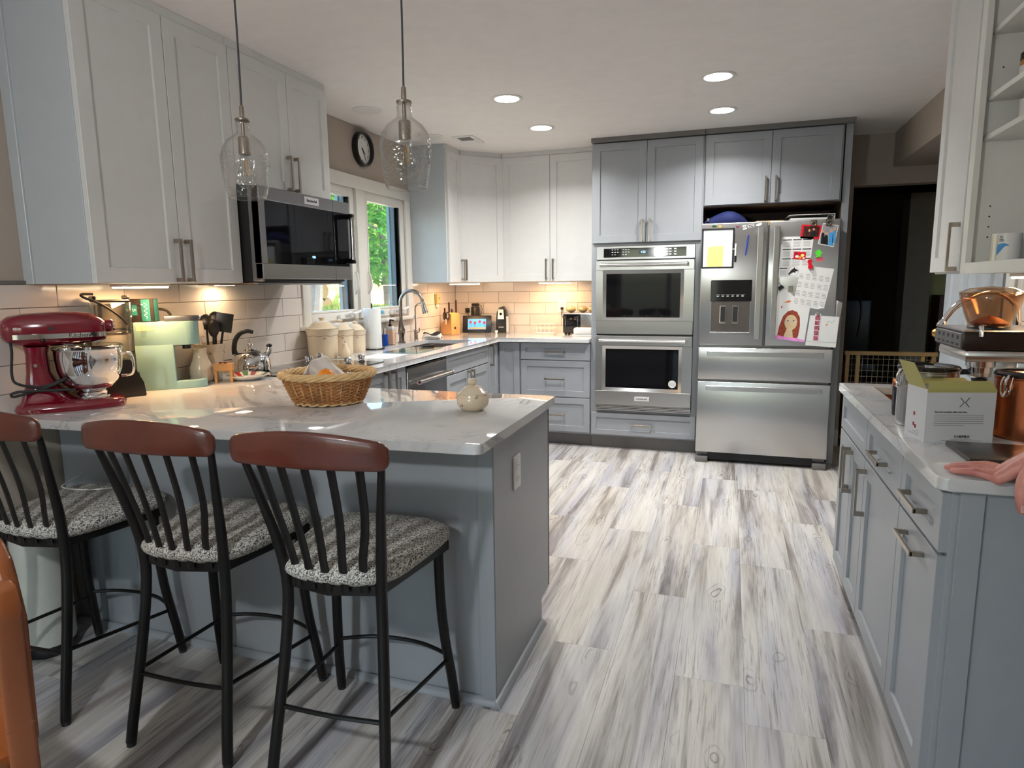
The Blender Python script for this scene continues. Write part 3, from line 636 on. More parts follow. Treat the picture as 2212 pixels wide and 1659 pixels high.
counter('bar_countertop', 'white quartz counter on the bar cabinets by the person', rc(2.94+.022, -2.705-.022, .022, 90)[::1]+rc(2.94+.022, -4.19+.022, .022, 180)+[(XR-.009, -4.19), (XR-.009, -2.705)], holes=[RS])
P('sink_steel', srgb(130, 122, 116), .35, .9)
def sink(name, label, r, mat, dep=.2):
    x0, x1, y0, y1 = r; e = .004; t = thing(name, label, 'sink', ((x0+x1)/2, (y0+y1)/2, ZC-.031-dep)); a, b = (x1-x0)/2-.0005, (y1-y0)/2-.0005
    m = MB(); q = .012
    m.loft([[(-a-q, -b-q, dep-.001), (a+q, -b-q, dep-.001), (a+q, b+q, dep-.001), (-a-q, b+q, dep-.001)], [(-a, -b, dep-.002), (a, -b, dep-.002), (a, b, dep-.002), (-a, b, dep-.002)], [(-a+.01, -b+.01, .01), (a-.01, -b+.01, .01), (a-.01, b-.01, .01), (-a+.01, b-.01, .01)], [(-.03, -.03, .004), (.03, -.03, .004), (.03, .03, .004), (-.03, .03, .004)]], cap=False)
    m.build('basin', mat, t); MB().lathe([(.001, .008), (.04, .008), (.042, .004), (.03, .0)], 20).build('drain', 'chrome', t)
    return t
sink('kitchen_sink', 'undermount stainless sink below the window', SINK, 'sink_steel')
sink('bar_sink', 'small undermount copper bar sink in the bar counter', RS, 'copper', .16)
# ================================================================= double oven
t = thing('double_oven', 'stainless built-in double wall oven with black glass doors', 'oven', (1.4535, YF, .3335)); w = .7545; H = 1.309
MB().box(.004, w-.004, .004, .52, .0, H).build('housing', 'black_plastic', t)
cp = MB().box(0, w, -.004, .02, 1.205, H, .002, 1).build('control_panel', 'steel', t)
g = MB().box(.055, w-.065, -.006, -.003, 1.222, 1.292, .002, 1).build('panel_glass', 'black_gloss', cp)
MB().box(.33, .40, -.0075, -.006, 1.245, 1.275).build('display', 'screen_dim' if 'screen_dim' in MATS else P('screen_dim', (.01, .02, .03), .2) and 'screen_dim', cp)
text('clock_digits', '4:25', .022, 'display_blue', cp, (.365, -.008, 1.26), (H90, 0, 0))
km = MB()
for bx in (.125, .21):
    for r in range(3):
        for c in range(3 - (r == 2)):
            x, z = bx+c*.021, 1.281-r*.019; km.box(x-.006, x+.006, -.0068, -.006, z-.0018, z+.0018)
for c in range(3):
    for r in range(4): x, z = .47+c*.023, 1.283-r*.016; km.box(x-.002, x+.002, -.0068, -.006, z-.002, z+.002)
for c in range(2):
    for r in range(3): x, z = .545+c*.025, 1.279-r*.02; km.box(x-.009, x+.009, -.0068, -.006, z-.004, z+.004)
for r in range(3): km.box(.607-.009, .607+.009, -.0068, -.006, 1.279-r*.02-.004, 1.279-r*.02+.004)
km.build('key_legends', 'print_white', cp)
for k, (z0, z1, wz0, wz1) in enumerate(((.622, 1.198, .735, 1.112), (.045, .606, .170, .520))):
    m = MB(); wx0, wx1 = .055, w-.075; d = -.03
    # frame of four members around the glass
    m.box(0, w, d, 0, z0, wz0-.008, .003, 1); m.box(0, w, d, 0, wz1+.008, z1, .003, 1); m.box(0, wx0, d, 0, wz0-.008, wz1+.008); m.box(wx1, w, d, 0, wz0-.008, wz1+.008)
    dr_ = m.build('door', 'steel', t)
    b = MB(); e = .03
    def R(a, y): return [(wx0+a, y, wz0+a-.008), (wx1-a, y, wz0+a-.008), (wx1-a, y, wz1-a+.008), (wx0+a, y, wz1-a+.008)]
    b.loft([R(0, d), R(e, d+.014)], cap=False); b.build('bevel_surround', 'steel_v', dr_)
    MB().box(wx0+e-.004, wx1-e+.004, d+.012, d+.016, wz0+e-.012, wz1-e+.012).build('glass', 'oven_glass', dr_)
    h = MB(); hz = z1-.035; h.cyl((.05, d-.052, hz), (w-.06, d-.052, hz), .0125, n=14)
    for x in (.06, w-.07): h.box(x-.012, x+.012, d-.052, d, hz-.01, hz+.01, .003, 1)
    for x in (.046, w-.056): h.cyl((x-.006, d-.052, hz), (x+.006, d-.052, hz), .016, n=14)
    h.build('handle', 'steel_v', dr_)
    if k == 1:
        MB().box(w/2-.06, w/2+.058, d-.002, d, .086, .121, .001, 1).build('badge', 'badge_plate', dr_); text('badge_lettering', 'KitchenAid', .019, 'ink', dr_, (w/2, d-.0026, .1035), (H90, 0, 0))
        MB().cyl((wx1-.07, d+.0105, wz0+.06), (wx1-.07, d+.0118, wz0+.06), .03, n=24).build('sticker', 'white_plastic', dr_)
        text('sticker_lines', '—— ——\n—— ———\n————', .010, 'print_grey', dr_, (wx1-.07, d+.0098, wz0+.06), (H90, 0, 0))
MB().box(0, w, -.02, 0, 0, .042, .002, 1).build('vent_trim', 'steel', t)
vm = MB()
for z in (.01, .022, .034): vm.box(.006, w-.006, -.0215, -.0195, z-.0022, z+.0022)
vm.build('vent_slot', 'ink', t)
# ================================================================= microwave
t = thing('microwave', 'stainless over-range microwave with black glass door hung beside the window', 'microwave', (XW, -3.298, 1.383), H90); w = .752; H = .437; DM = .41-XW
MB().box(.002, w-.002, -DM+.045, 0, .0, H, .003, 1).build('housing', 'black_plastic', t)
MB().box(0, .012, -DM+.003, -DM+.06, .0, H, .001, 1).build('side_trim', 'steel_dark', t)
fm = MB(); d0, d1 = -DM-.002, -DM+.04
fm.box(0, w, d0, d1, .374, H, .003, 1); fm.box(0, w, d0, d1, 0.012, .085, .003, 1); fm.box(0, .035, d0, d1, .085, .374); fm.box(w-.018, w, d0, d1, .085, .374)
fd = fm.build('door', 'steel_side', t)
MB().box(.033, w-.016, d0+.002, d0+.008, .083, .376).build('glass', 'oven_glass', fd)
MB().box(w-.16, w-.1585, d0-.0006, d0+.001, .0, H).build('door_seam', 'ink', fd)
h = MB(); hx = w-.06
h.cyl((hx, d0-.052, .115), (hx, d0-.052, .352), .0125, n=14); h = h.build('handle', 'steel_v', fd)
for z in (.112, .355): MB().box(hx-.014, hx+.014, d0-.062, d0, z-.014, z+.014, .004, 1).build('handle_bracket', 'black_gloss', h)
for z in (.126, .341): MB().cyl((hx, d0-.052, z-.006), (hx, d0-.052, z+.006), .0155, n=14).build('handle_collar', 'chrome', h)
MB().box(.34, .462, d0-.003, d0, .389, .426, .001, 1).build('badge', 'badge_plate', fd); text('badge_lettering', 'KitchenAid', .019, 'ink', fd, (.401, d0-.0036, .407), (H90, 0, 0))
text('clock_digits', '4:26', .017, 'display_blue', fd, (.40, d0+.0012, .125), (H90, 0, 0))
um = MB(); um.box(.02, w-.02, -DM+.05, -.05, -.014, .0, .004, 1); um = um.build('underside', 'steel_dark', t); MB().box(.12, .2, -.12, -.06, -.0165, -.013, .002, 1).build('cooktop_lamp_lens', 'warm_light', um); lamp('cooktop_lamp', 'AREA', (.16, -.09, -.02), t, .4, (1, .66, .34), shape='RECTANGLE', size=.07, size_y=.05)
for (a, b) in ((.06, .3), (.42, .68)): MB().box(a, b, -DM+.09, -.15, -.0155, -.0138).build('grease_filter', 'steel_v', um)
# ================================================================= refrigerator
t = thing('refrigerator', 'stainless french-door refrigerator with two freezer drawers', 'refrigerator', (2.2605, -.8191, 0)); w = .912
MB().box(.006, w-.004, .07, .76, .03, 1.755, .004, 1).build('housing', 'steel_dark', t)
for x in (.002, w-.092): MB().box(x, x+.09, -.005, .1, 0, .045, .006).build('foot', 'kick_grey', t)
MB().box(.09, w-.09, .03, .06, .02, .08).build('base_grille', 'ink', t)
def fdoor(name, x0, x1, z0, z1): return MB().box(x0, x1, 0, .066, z0, z1, .007, 3).build(name, 'steel', t)
dl = fdoor('door', 0, .447, .895, 1.774); dr_ = fdoor('door', .458, w, .895, 1.774); f1 = fdoor('freezer_drawer', 0, w, .638, .878); f2_ = fdoor('freezer_drawer', 0, w, .0797, .622)
for (o, x) in ((dl, .400), (dr_, .506)):
    m = MB(); m.box(x-.019, x+.019, -.062, -.046, .948, 1.733, .003, 1)
    for z in (.965, 1.716): m.box(x-.012, x+.012, -.048, 0, z-.015, z+.015)
    m.build('handle', 'steel_v', o)
for (o, z) in ((f1, .838), (f2_, .582)):
    m = MB(); m.box(.065, w-.065, -.062, -.046, z-.019, z+.019, .003, 1)
    for x in (.085, w-.085): m.box(x-.015, x+.015, -.048, 0, z-.012, z+.012)
    m.build('handle', 'steel_v', o)
dp = MB(); dp.box(.075, .358, -.006, .002, 1.215, 1.368, .004, 1); dp = dp.build('dispenser_panel', 'black_gloss', dl)
ic = MB()
for k in range(6): ic.box(.115+k*.034, .115+k*.034+.026, -.0068, -.006, 1.262, 1.2635); ic.box(.118+k*.034, .134+k*.034, -.0068, -.006, 1.251, 1.256)
ic.build('panel_icons', 'print_white', dp)
cv = MB(); cv.box(.075, .358, -.004, .001, .976, .992, .002, 1); cv.box(.075, .083, -.004, .001, .99, 1.216, .001, 1); cv.box(.35, .358, -.004, .001, .99, 1.216, .001, 1); cv.build('dispenser_frame', 'steel_dark', dl)
MB().box(.083, .35, -.0025, .0005, .992, 1.215).build('dispenser_cavity', P('cavity', srgb(92, 86, 82), .4, .7), dl)
for x in (.165, .25):
    pd = MB().box(x-.022, x+.022, -.012, -.002, 1.055, 1.185, .004, 1).build('dispenser_paddle', 'chrome', dl); MB().box(x-.016, x+.016, -.0135, -.0115, 1.068, 1.178, .002, 1).build('paddle_pad', 'ink', pd)
# ================================================================= ceiling lights, vent, under-cabinet strips
def can(label, x, y, lit, watts=None):
    t = thing('recessed_light', label, 'light', (x, y, CEIL), 0, 'recessed ceiling lights')
    MB().lathe([(.095, 0), (.096, -.004), (.088, -.007), (.074, -.004), (.072, 0)], 40, cap=False).build('trim_ring', 'white_plastic', t)
    MB().lathe([(.001, -.0035), (.074, -.0035), (.074, -.001), (.001, -.001)], 32).build('lens', 'white_light' if lit else 'white_plastic', t)
    if lit: lamp('lamp', 'AREA', (0, 0, -.012), t, watts or CEIL_W, (1, .98, .95), shape='DISK', size=.14, spread=math.radians(142))
    return t
for n, (x, y, lit) in {'lit ceiling downlight over the sink end of the aisle': (1.151, -1.921, 1), 'lit ceiling downlight in front of the white corner cabinets': (1.141, -1.131, 1), 'lit ceiling downlight over the middle of the floor': (2.366, -1.916, 1), 'lit ceiling downlight in front of the refrigerator cabinet': (2.378, -1.165, 1), 'unlit round ceiling downlight above the clock': (.234, -1.992, 0), 'unlit round ceiling downlight above the window': (.286, -1.167, 0)}.items(): can(n, x, y, lit)
t = thing('dining_pendant', 'white globe pendant hanging over the dining area', 'pendant', (1.38, -6.1, CEIL))
MB().lathe([(.06, 0), (.06, -.012), (.01, -.02)], 24).build('canopy', 'white_plastic', t); MB().cyl((0, 0, -.02), (0, 0, -.42), .004).build('cord', 'black_plastic', t)
MB().lathe([(.012, -.40), (.03, -.42), (.03, -.46), (.02, -.47)], 20).build('socket', 'nickel', t); MB().ell((0, 0, -.53), .07, n=24, m=14).build('globe', 'white_light', t)
lamp('lamp', 'POINT', (0, 0, -.62), t, DINE_W, (.94, .98, 1), shadow_soft_size=.05)
t = thing('ceiling_vent', 'white louvred air vent in the ceiling by the corner', 'vent', (.512, -.966, CEIL))
MB().box(-.085, .085, -.14, .14, -.006, 0, .003, 1).build('frame', 'white_plastic', t); MB().box(-.05, .05, -.105, -.005, -.0085, -.006).build('louvre', 'kick_grey', t); MB().box(-.05, .05, .005, .105, -.0085, -.006).build('louvre', 'print_white', t)
def strip(label, loc, rz, L, e):
    t = thing('under_cabinet_light', label, 'light', loc, rz, 'under-cabinet lights')
    MB().box(-L/2, L/2, -.02, .02, -.012, 0, .002, 1).build('housing', 'white_plastic', t); MB().box(-L/2+.004, L/2-.004, -.017, .017, -.018, -.011, .003, 1).build('diffuser', 'warm_light', t)
    lamp('lamp', 'AREA', (0, 0, -.021), t, e*.62, (1, .52, .19), shape='RECTANGLE', size=L-.02, size_y=.03)
strip('glowing strip light under the cabinet above the blender', (.15, -3.737, ZU0-.001), H90, .26, 4.2)
strip('glowing strip light under the diagonal corner cabinet', (.26, -.5, ZU0-.001), 0, .28, 3.4)
strip('glowing strip light under the cabinet above the toaster', (1.0, -.2, ZU0-.001), 0, .3, 3.2)
# ================================================================= bar stools
P('rail_wood', srgb(86, 42, 31), .3, var=.25, vs=7, bump=.05, bs=14, bsc=(1, 6, 6), coat=.35)
def mat_weave():
    m, nt, b = _new('seat_tweed'); v = _coord(nt)
    w1 = _n(nt, 'ShaderNodeTexVoronoi'); w1.inputs['Scale'].default_value = 1; mp = _n(nt, 'ShaderNodeMapping'); mp.inputs['Scale'].default_value = (430, 300, 300); mp.inputs['Rotation'].default_value = (0, 0, .5); nt.links.new(v, mp.inputs[0]); nt.links.new(mp.outputs[0], w1.inputs['Vector'])
    r = _ramp(nt, w1.outputs['Color'], [(.22, srgb(62, 62, 60)), (.42, srgb(160, 158, 152)), (.7, srgb(226, 224, 216))])
    nt.links.new(r.outputs[0], b.inputs['Base Color']); b.inputs['Roughness'].default_value = .95
    _bump(nt, b, w1.outputs['Distance'], .6, .004)
mat_weave()
def stool(label, x):
    t = thing('bar_stool', label, 'stool', (x, -4.085, 0), 0, 'bar stools along the peninsula')
    for s in (-1, 1):
        o = MB().tube([(s*.172, -.44, .012), (s*.166, -.425, .1), (s*.152, -.385, .3), (s*.143, -.36, .46), (s*.141, -.355, .56), (s*.150, -.365, .66), (s*.170, -.395, .79), (s*.195, -.43, .93)], [.0155, .0155, .0155, .0155, .0155, .015, .0125, .009], 12).build('leg', 'black_metal', t)
        MB().cyl((s*.172, -.44, 0), (s*.172, -.44, .014), .0135, n=12).build('foot_glide', 'rubber', o)
        o = MB().tube([(s*.206, 0, .012), (s*.200, -.015, .12), (s*.188, -.034, .26), (s*.181, -.043, .4), (s*.179, -.045, .56)], .0155, 12).build('leg', 'black_metal', t)
        MB().cyl((s*.206, 0, 0), (s*.206, 0, .014), .0135, n=12).build('foot_glide', 'rubber', o)
        MB().tube([(s*.158, -.40, .225), (s*.192, -.03, .18)], .0065, 8).build('stretcher', 'black_metal', t)
    MB().tube([(-.158, -.40, .215), (0, -.405, .213), (.158, -.40, .215)], .0065, 8).build('stretcher', 'black_metal', t)
    MB().tube([(-.19, -.03, .20), (-.10, .008, .2), (0, .02, .2), (.10, .008, .2), (.19, -.03, .2)], .0065, 8).build('stretcher', 'black_metal', t)
    fr = [(-.141, -.355), (0, -.385), (.141, -.355), (.205, -.02), (.16, .0), (-.16, .0), (-.205, -.02)]
    m = MB(); n = len(fr)
    m.loft([[(x*k, (y+.19)*k-.19, z) for x, y in fr] for k, z in ((.9, .548), (1, .548), (1, .576), (.9, .576))], cap=True); m.build('seat_frame', 'black_metal', t)
    # cushion: rounded trapezoid loft
    rings = []
    for k, z in ((.93, .576), (1.0, .590), (1.02, .604), (.995, .618), (.90, .631), (.7, .638), (.35, .641), (.02, .642)):
        ring = []
        for i in range(40):
            a = 2*math.pi*i/40; cx, cy = math.cos(a), math.sin(a); e = .42
            u = math.copysign(abs(cx)**e, cx); v = math.copysign(abs(cy)**e, cy)
            hw = .172+(v+1)/2*.056; ring.append((u*hw*k, -.175+v*.195*k+(-.025*(1-u*u) if v < 0 else .02*(1-u*u))*k, z))
        rings.append(ring)
    MB().loft(rings).build('seat_cushion', 'seat_tweed', t, ang=80)
    for k in range(5):
        f = (k-2)/2.5; xb, xt = f*.125, f*.175; bow = -.03*(1-f*f)
        MB().tube([(xb, -.36+bow*.8, .56), (xb*1.02, -.365+bow, .64), (xt*.9, -.385+bow*1.1, .77), (xt, -.43+bow, .925)], .0125, 8, flat=(.3, 1)).build('spindle', 'black_metal', t)
    # curved wooden top rail
    rings = []
    for i in range(21):
        f = math.sin(math.pi/2*(-1+2*i/20)); x = f*.219+.004; ed = max(0, abs(f)-.88)/.12
        zc_ = .961-.004*f*f; top = .052-.022*f*f; bot = .042-.003*abs(f); yc = -.447-.028*(1-f*f)*1.0; th = .0125*(1-.25*ed**2); q = math.sqrt(max(.06, 1-.72*ed**2.5)); th *= math.sqrt(max(.2, 1-.7*ed**2))
        rings.append([(x, yc+th*math.copysign(abs(math.cos(a))**.6, math.cos(a)), zc_+(top if math.sin(a) > 0 else bot)*math.copysign(abs(math.sin(a))**.55, math.sin(a))*q) for a in [2*math.pi*k/16 for k in range(16)]])
    MB().loft(rings).build('top_rail', 'rail_wood', t, ang=50)
    return t
s0 = stool('black metal bar stool with scuffed wooden rail at the open end of the peninsula', 1.470)
s0.rotation_euler = (0, 0, math.radians(3.5)); dup(s0, (.968, -4.085, 0), math.radians(2.5), 'black metal bar stool with tweed seat, middle of the three')
dup(s0, (.355, -4.085, 0), math.radians(1), 'black metal bar stool with a white cable lying on its tweed seat')
t = MB().tube([(.10, -4.05, .642), (.16, -4.16, .646), (.20, -4.20, .6455), (.30, -4.20, .6465), (.36, -4.17, .6465), (.40, -4.13, .6465)], .0026, 6)
t.box(.395, .41, -4.13, -4.105, .644, .650, .002, 1); tag(t.build('charging_cable', 'white_plastic'), 'thin white charging cable lying across a tweed stool seat', 'cable')
# orange-brown wooden chair seen at the picture edge
P('honey_wood', srgb(136, 76, 38), .25, var=.2, vs=5, bump=.04, bs=10, bsc=(8, 8, 1), coat=.5)
t = thing('dining_chair', 'honey-coloured wooden chair with rounded back post near the stools', 'chair', (1.03, -5.02, 0), math.radians(-12))
def post(x): MB().prism([(x-.03, 0), (x+.03, 0), (x+.03, .5), (x+.045, .74), (x+.035, .79), (x+.0, .80), (x-.03, .76)], -.02, .03, .008, 2, 'y').build('back_post', 'honey_wood', t)
post(.115); post(-.31)
MB().prism([(-.06, .42), (.10, .42), (.105, .70), (.10, .78), (.085, .825), (.055, .858), (.015, .872), (-.025, .862), (-.05, .84), (-.06, .8)], .02, .055, .014, 3, 'y').build('splat', 'honey_wood', t); MB().box(-.30, -.02, .015, .04, .70, .78, .012, 3).build('crest_rail', 'honey_wood', t)
MB().box(-.33, .14, -.42, .02, .42, .455, .012, 2).build('seat', 'honey_wood', t)
for x in (-.3, .11): MB().cyl((x, -.38, 0), (x, -.38, .42), .02, .022).build('leg', 'honey_wood', t)
# white bin behind the stools
P('bin_white', srgb(196, 198, 190), .4)
t = thing('step_bin', 'white rounded waste bin with black base standing against the peninsula', 'bin', (.05, -4.21, 0))
q = [(.085, .03), (.088, .05), (.088, .44), (.085, .47)]
MB().lathe(q, 28).build('body', 'bin_white', t); MB().lathe([(.09, 0), (.092, .02), (.09, .036), (.08, .04)], 28).build('base_ring', 'black_plastic', t)
MB().lathe([(.092, .468), (.093, .49), (.085, .53), (.06, .56), (.01, .572)], 28).build('lid', 'bin_white', t); MB().box(-.02, .02, -.115, -.085, .005, .018, .003, 1).build('pedal', 'black_plastic', t)
# ================================================================= pendants
P('cord_grey', srgb(70, 72, 76), .7); P('filament', srgb(230, 180, 110), .4, .3)
def pendant(label, x, y=-3.95):
    t = thing('pendant_light', label, 'pendant', (x, y, CEIL), 0, 'glass pendants over the peninsula'); z = 1.91-CEIL
    MB().lathe([(.06, 0), (.06, -.012), (.05, -.022), (.01, -.026)], 28).build('canopy', 'nickel', t)
    MB().tube([(0, 0, -.02), (.003, 0, -.25), (0, 0, z+.04)], .0032, 8).build('cord', 'cord_grey', t)
    MB().lathe([(.004, .05), (.0075, .045), (.008, .012), (.012, .01), (.024, .006), (.024, 0), (.004, -.002)], 20, (0, 0, z)).build('cap', 'nickel', t)
    pr = [(.021, 0), (.0225, -.008), (.021, -.03), (.023, -.042), (.037, -.052), (.055, -.066), (.070, -.088), (.0775, -.115), (.0785, -.135), (.075, -.175), (.069, -.215), (.063, -.245), (.0605, -.254)]
    MB().lathe(pr, 40, (0, 0, z), cap=False).build('glass_shade', 'seeded_glass', t, ang=80, solid=.0025)
    MB().lathe([(.006, -.004), (.006, -.05), (.018, -.052), (.0195, -.056), (.0195, -.108), (.015, -.110)], 20, (0, 0, z)).build('socket', 'nickel', t)
    b = MB().lathe([(.013, -.108), (.014, -.118), (.02, -.14), (.029, -.17), (.031, -.19), (.027, -.207), (.015, -.219), (.001, -.222)], 24, (0, 0, z), cap=False).build('bulb', 'clear_glass', t, ang=80)
    MB().tube([(-.004, 0, z-.12), (-.011, 0, z-.18), (-.006, .004, z-.125), (0, .011, z-.18), (.006, .004, z-.125), (.011, 0, z-.18), (.004, -.003, z-.12)], .0009, 5).build('filament', 'filament', b)
    return t
pendant('seeded glass pendant hanging in front of the microwave cabinet', .896); pendant('seeded glass pendant hanging in front of the window', 1.502)
# ================================================================= wall clock
t = thing('wall_clock', 'round black-rimmed wall clock with white dial above the window', 'clock', (XW, -1.612, 2.315), H90); r = .118
RX = Matrix.Rotation(H90, 4, 'X')
MB().lathe([(r-.014, .012), (r-.014, .04), (r-.008, .045), (r, .038), (r, 0), (.001, 0)], 48).xf(RX).build('case', 'black_plastic', t)
dl_ = MB().lathe([(.001, .0135), (r-.013, .0135), (r-.013, .01), (.001, .01)], 48).xf(RX).build('dial', 'white_plastic', t)
for k in range(1, 13):
    a = math.radians(90-30*k); text('numeral', str(k), .026, 'ink', dl_, (math.cos(a)*.081, -.0142, math.sin(a)*.081), (H90, 0, 0))
tk = MB()
for k in range(60):
    a = math.radians(6*k); c, s = math.cos(a), math.sin(a); tk.box(.097, .102, -.0145, -.0138, -.0006, .0006, m=Matrix(((c, 0, -s, 0), (0, 1, 0, 0), (s, 0, c, 0), (0, 0, 0, 1))))
tk.build('minute_marks', 'ink', dl_)
def hand_(name, a, L, w): 
    a = math.radians(90-a); c, s = math.cos(a), math.sin(a); MB().box(-.012, L, -.0165, -.0155, -w, w, m=Matrix(((c, 0, -s, 0), (0, 1, 0, 0), (s, 0, c, 0), (0, 0, 0, 1)))).build(name, 'ink', t)
hand_('hour_hand', 133, .045, .003); hand_('minute_hand', 152, .07, .002)
MB().cyl((0, -.018, 0), (0, -.014, 0), .005).build('hub', 'ink', t)
# ================================================================= on the left counter
P('mixer_red', srgb(116, 14, 34), .13, var=.05, coat=1.0); P('mint', srgb(140, 178, 174), .35, var=.02); P('cream', srgb(226, 208, 180), .18, var=.03, coat=.4); P('teal_card', srgb(36, 118, 116), .5); P('box_black', srgb(34, 26, 24), .5)
P('pine', srgb(198, 144, 88), .45, var=.12, vs=6, bump=.05, bs=10, bsc=(1, 8, 8)); P('grey_lid', srgb(108, 110, 114), .35, .6)
t = thing('stand_mixer', 'dark red stand mixer with a polished steel bowl', 'mixer', (.108, -4.058, ZC), math.radians(48.5)); t.scale = (1, 1, 1.11)
def sq(a, e=.6): return math.copysign(abs(math.cos(a))**e, math.cos(a)), math.copysign(abs(math.sin(a))**e, math.sin(a))
A16 = [2*math.pi*k/24 for k in range(24)]
def plan(z, x0, x1, w, e=.55): return [((x0+x1)/2+(x1-x0)/2*sq(a, e)[0], w*sq(a, e)[1]*(1-.10*max(0, math.cos(a))), z) for a in A16]
MB().loft([plan(0, -.175, .178, .098), plan(.012, -.178, .18, .1), plan(.024, -.172, .172, .094), plan(.031, -.160, .155, .080), plan(.036, -.155, .03, .072), plan(.052, -.150, -.005, .062), plan(.085, -.138, -.035, .052), plan(.13, -.13, -.055, .047), plan(.19, -.126, -.058, .046), plan(.215, -.13, -.05, .05)]).build('base_and_column', 'mixer_red', t, ang=60)
hd = []
for x, ry, zb, zt in ((-.192, .012, .262, .285), (-.186, .038, .236, .305), (-.165, .056, .222, .318), (-.12, .066, .215, .325), (-.04, .069, .214, .328), (.04, .067, .216, .327), (.08, .062, .22, .322), (.115, .052, .226, .308), (.13, .045, .23, .298), (.134, .03, .238, .288)):
    hd.append([(x, ry*sq(a, .75)[0], (zb+zt)/2+(zt-zb)/2*sq(a, .75)[1]) for a in A16])
hd = MB().loft(hd).build('motor_head', 'mixer_red', t, ang=60)
bd = []
for x, ry in ((-.15, .0625), (-.12, .0675), (-.04, .0705), (.04, .0685), (.08, .0635), (.115, .0535), (.131, .044)): bd.append([(x, s_*ry, z) for s_, z in ((-1, .242), (-1, .258), (1, .258), (1, .242))])
MB().loft(bd).build('trim_band', 'chrome', hd)
MB().tube([(.128, 0, .275), (.15, 0, .275), (.152, 0, .275), (.158, 0, .275)], [.021, .021, .024, .02], 20).build('attachment_hub', 'mixer_red', hd); MB().cyl((.156, 0, .275), (.162, 0, .275), .018, n=20).build('hub_cap', 'chrome', hd)
text('lettering', 'KitchenAid', .021, 'ink', hd, (.065, -.0672, .250), (H90, 0, math.radians(5)))
text('lettering', 'ARTISAN', .008, 'print_grey', hd, (-.005, -.0712, .250), (H90, 0, 0))
MB().ell((-.062, -.074, .238), .007).build('speed_knob', 'black_plastic', hd); MB().cyl((-.035, -.07, .275), (-.035, -.064, .275), .007).build('lock_screw', 'black_plastic', hd)
MB().lathe([(.030, 0), (.034, .012), (.02, .02), (.012, .05)], 18, (.065, 0, .155)).build('beater_shaft', 'chrome', t)
bw = MB().lathe([(.001, .04), (.05, .04), (.052, .052), (.046, .056), (.07, .066), (.095, .09), (.108, .13), (.112, .165), (.1135, .196), (.116, .199), (.1145, .202), (.111, .196), (.106, .14), (.09, .10), (.05, .07), (.001, .066)], 44, (.068, 0, .0)).build('bowl', 'chrome', t, ang=60)
MB().tube([(.178, -.012, .175), (.205, -.02, .178), (.214, -.022, .14), (.206, -.02, .105), (.172, -.012, .10)], .007, 8, flat=(1.8, .7)).build('bowl_handle', 'chrome', bw)
MB().lathe([(.06, 0), (.06, .008), (.05, .012)], 28, (.068, 0, .030)).build('clamp_plate', 'chrome', t)
MB().lathe([(.112, .212), (.118, .206), (.114, .2)], 36, (.068, 0, 0), cap=False).build('splash_shield', 'clear_glass', t, solid=.002)
MB().cyl((-.095, -.05, .155), (-.095, -.045, .155), .006).build('side_screw', 'chrome', t)
MB().tube([(-.16, -.05, .235), (-.158, -.06, .2), (-.165, -.066, .13), (-.15, -.07, .10), (-.08, -.066, .085), (0, -.075, .112), (-.06, -.072, .085), (-.165, -.07, .06), (-.15, -.072, .075), (.02, -.08, .07)], .0045, 8).build('power_cord', 'rubber', t)
# blender
t = thing('blender', 'countertop blender with clear square jar on a black base', 'blender', (.058, -3.815, ZC), math.radians(60))
MB().loft([[(x*a, y*b, z) for x, y in ((-1, -1), (1, -1), (1, 1), (-1, 1))] for a, b, z in ((.088, .062, 0), (.09, .064, .006), (.086, .062, .055), (.05, .05, .14), (.046, .046, .155))]).build('motor_base', 'black_plastic', t)
cpn = MB().loft([[(.0885, y, z) for y, z in ((-.05, .012), (.05, .012), (.05, .05), (-.05, .05))], [(.091, y, z) for y, z in ((-.05, .012), (.05, .012), (.05, .05), (-.05, .05))]]); cpn.build('control_panel', 'white_plastic', t)
MB().box(.035, .075, -.05, -.0495, .06, .10, m=Matrix.Rotation(-.0, 4, 'X')).build('badge_plate', 'grey_lid', t)
jr = MB(); e = .066
jr.loft([[(x*a, y*a, z) for x, y in ((-1, -.8), (-.8, -1), (.8, -1), (1, -.8), (1, .8), (.8, 1), (-.8, 1), (-1, .8))] for a, z in ((.048, .155), (.052, .18), (.060, .26), (.068, .39))], cap=False); jr.build('jar', 'clear_glass', t, solid=.003)
MB().tube([(.07, 0, .375), (.11, 0, .372), (.118, 0, .35), (.116, 0, .28), (.112, 0, .24)], .008, 8, flat=(.6, 1.4)).build('jar_handle', 'clear_glass', t)
ld = MB(); ld.box(-.062, .062, -.062, .062, .392, .402, .004, 1); ld.box(-.066, -.052, -.05, .05, .402, .418, .005, 1); ld.box(.052, .066, -.05, .05, .402, .418, .005, 1); ld.build('lid', 'black_plastic', t)
bk = MB()
for x in (-.045, .052): bk.box(x-.006, x+.006, -.056, -.048, .26, .39, .002, 1)
bk.box(-.045, .052, -.056, -.048, .258, .27, .002, 1); bk.build('inner_frame', 'smoke_plastic', t); MB().box(-.038, .045, -.045, .045, .26, .385).build('inner_cup', 'smoke_plastic', t)
MB().cyl((0, 0, .15), (0, 0, .20), .012).build('blade_hub', 'chrome', t)
MB().tube([(.045, -.06, .30), (.02, -.066, .335), (-.04, -.07, .385), (-.095, -.06, .412), (-.10, -.04, .425), (-.06, -.03, .425)], .005, 8).build('cord', 'rubber', t)
t = thing('blender_jar', 'clear plastic blender jar standing between blender and wall', 'jar', (-.005, -3.925, ZC))
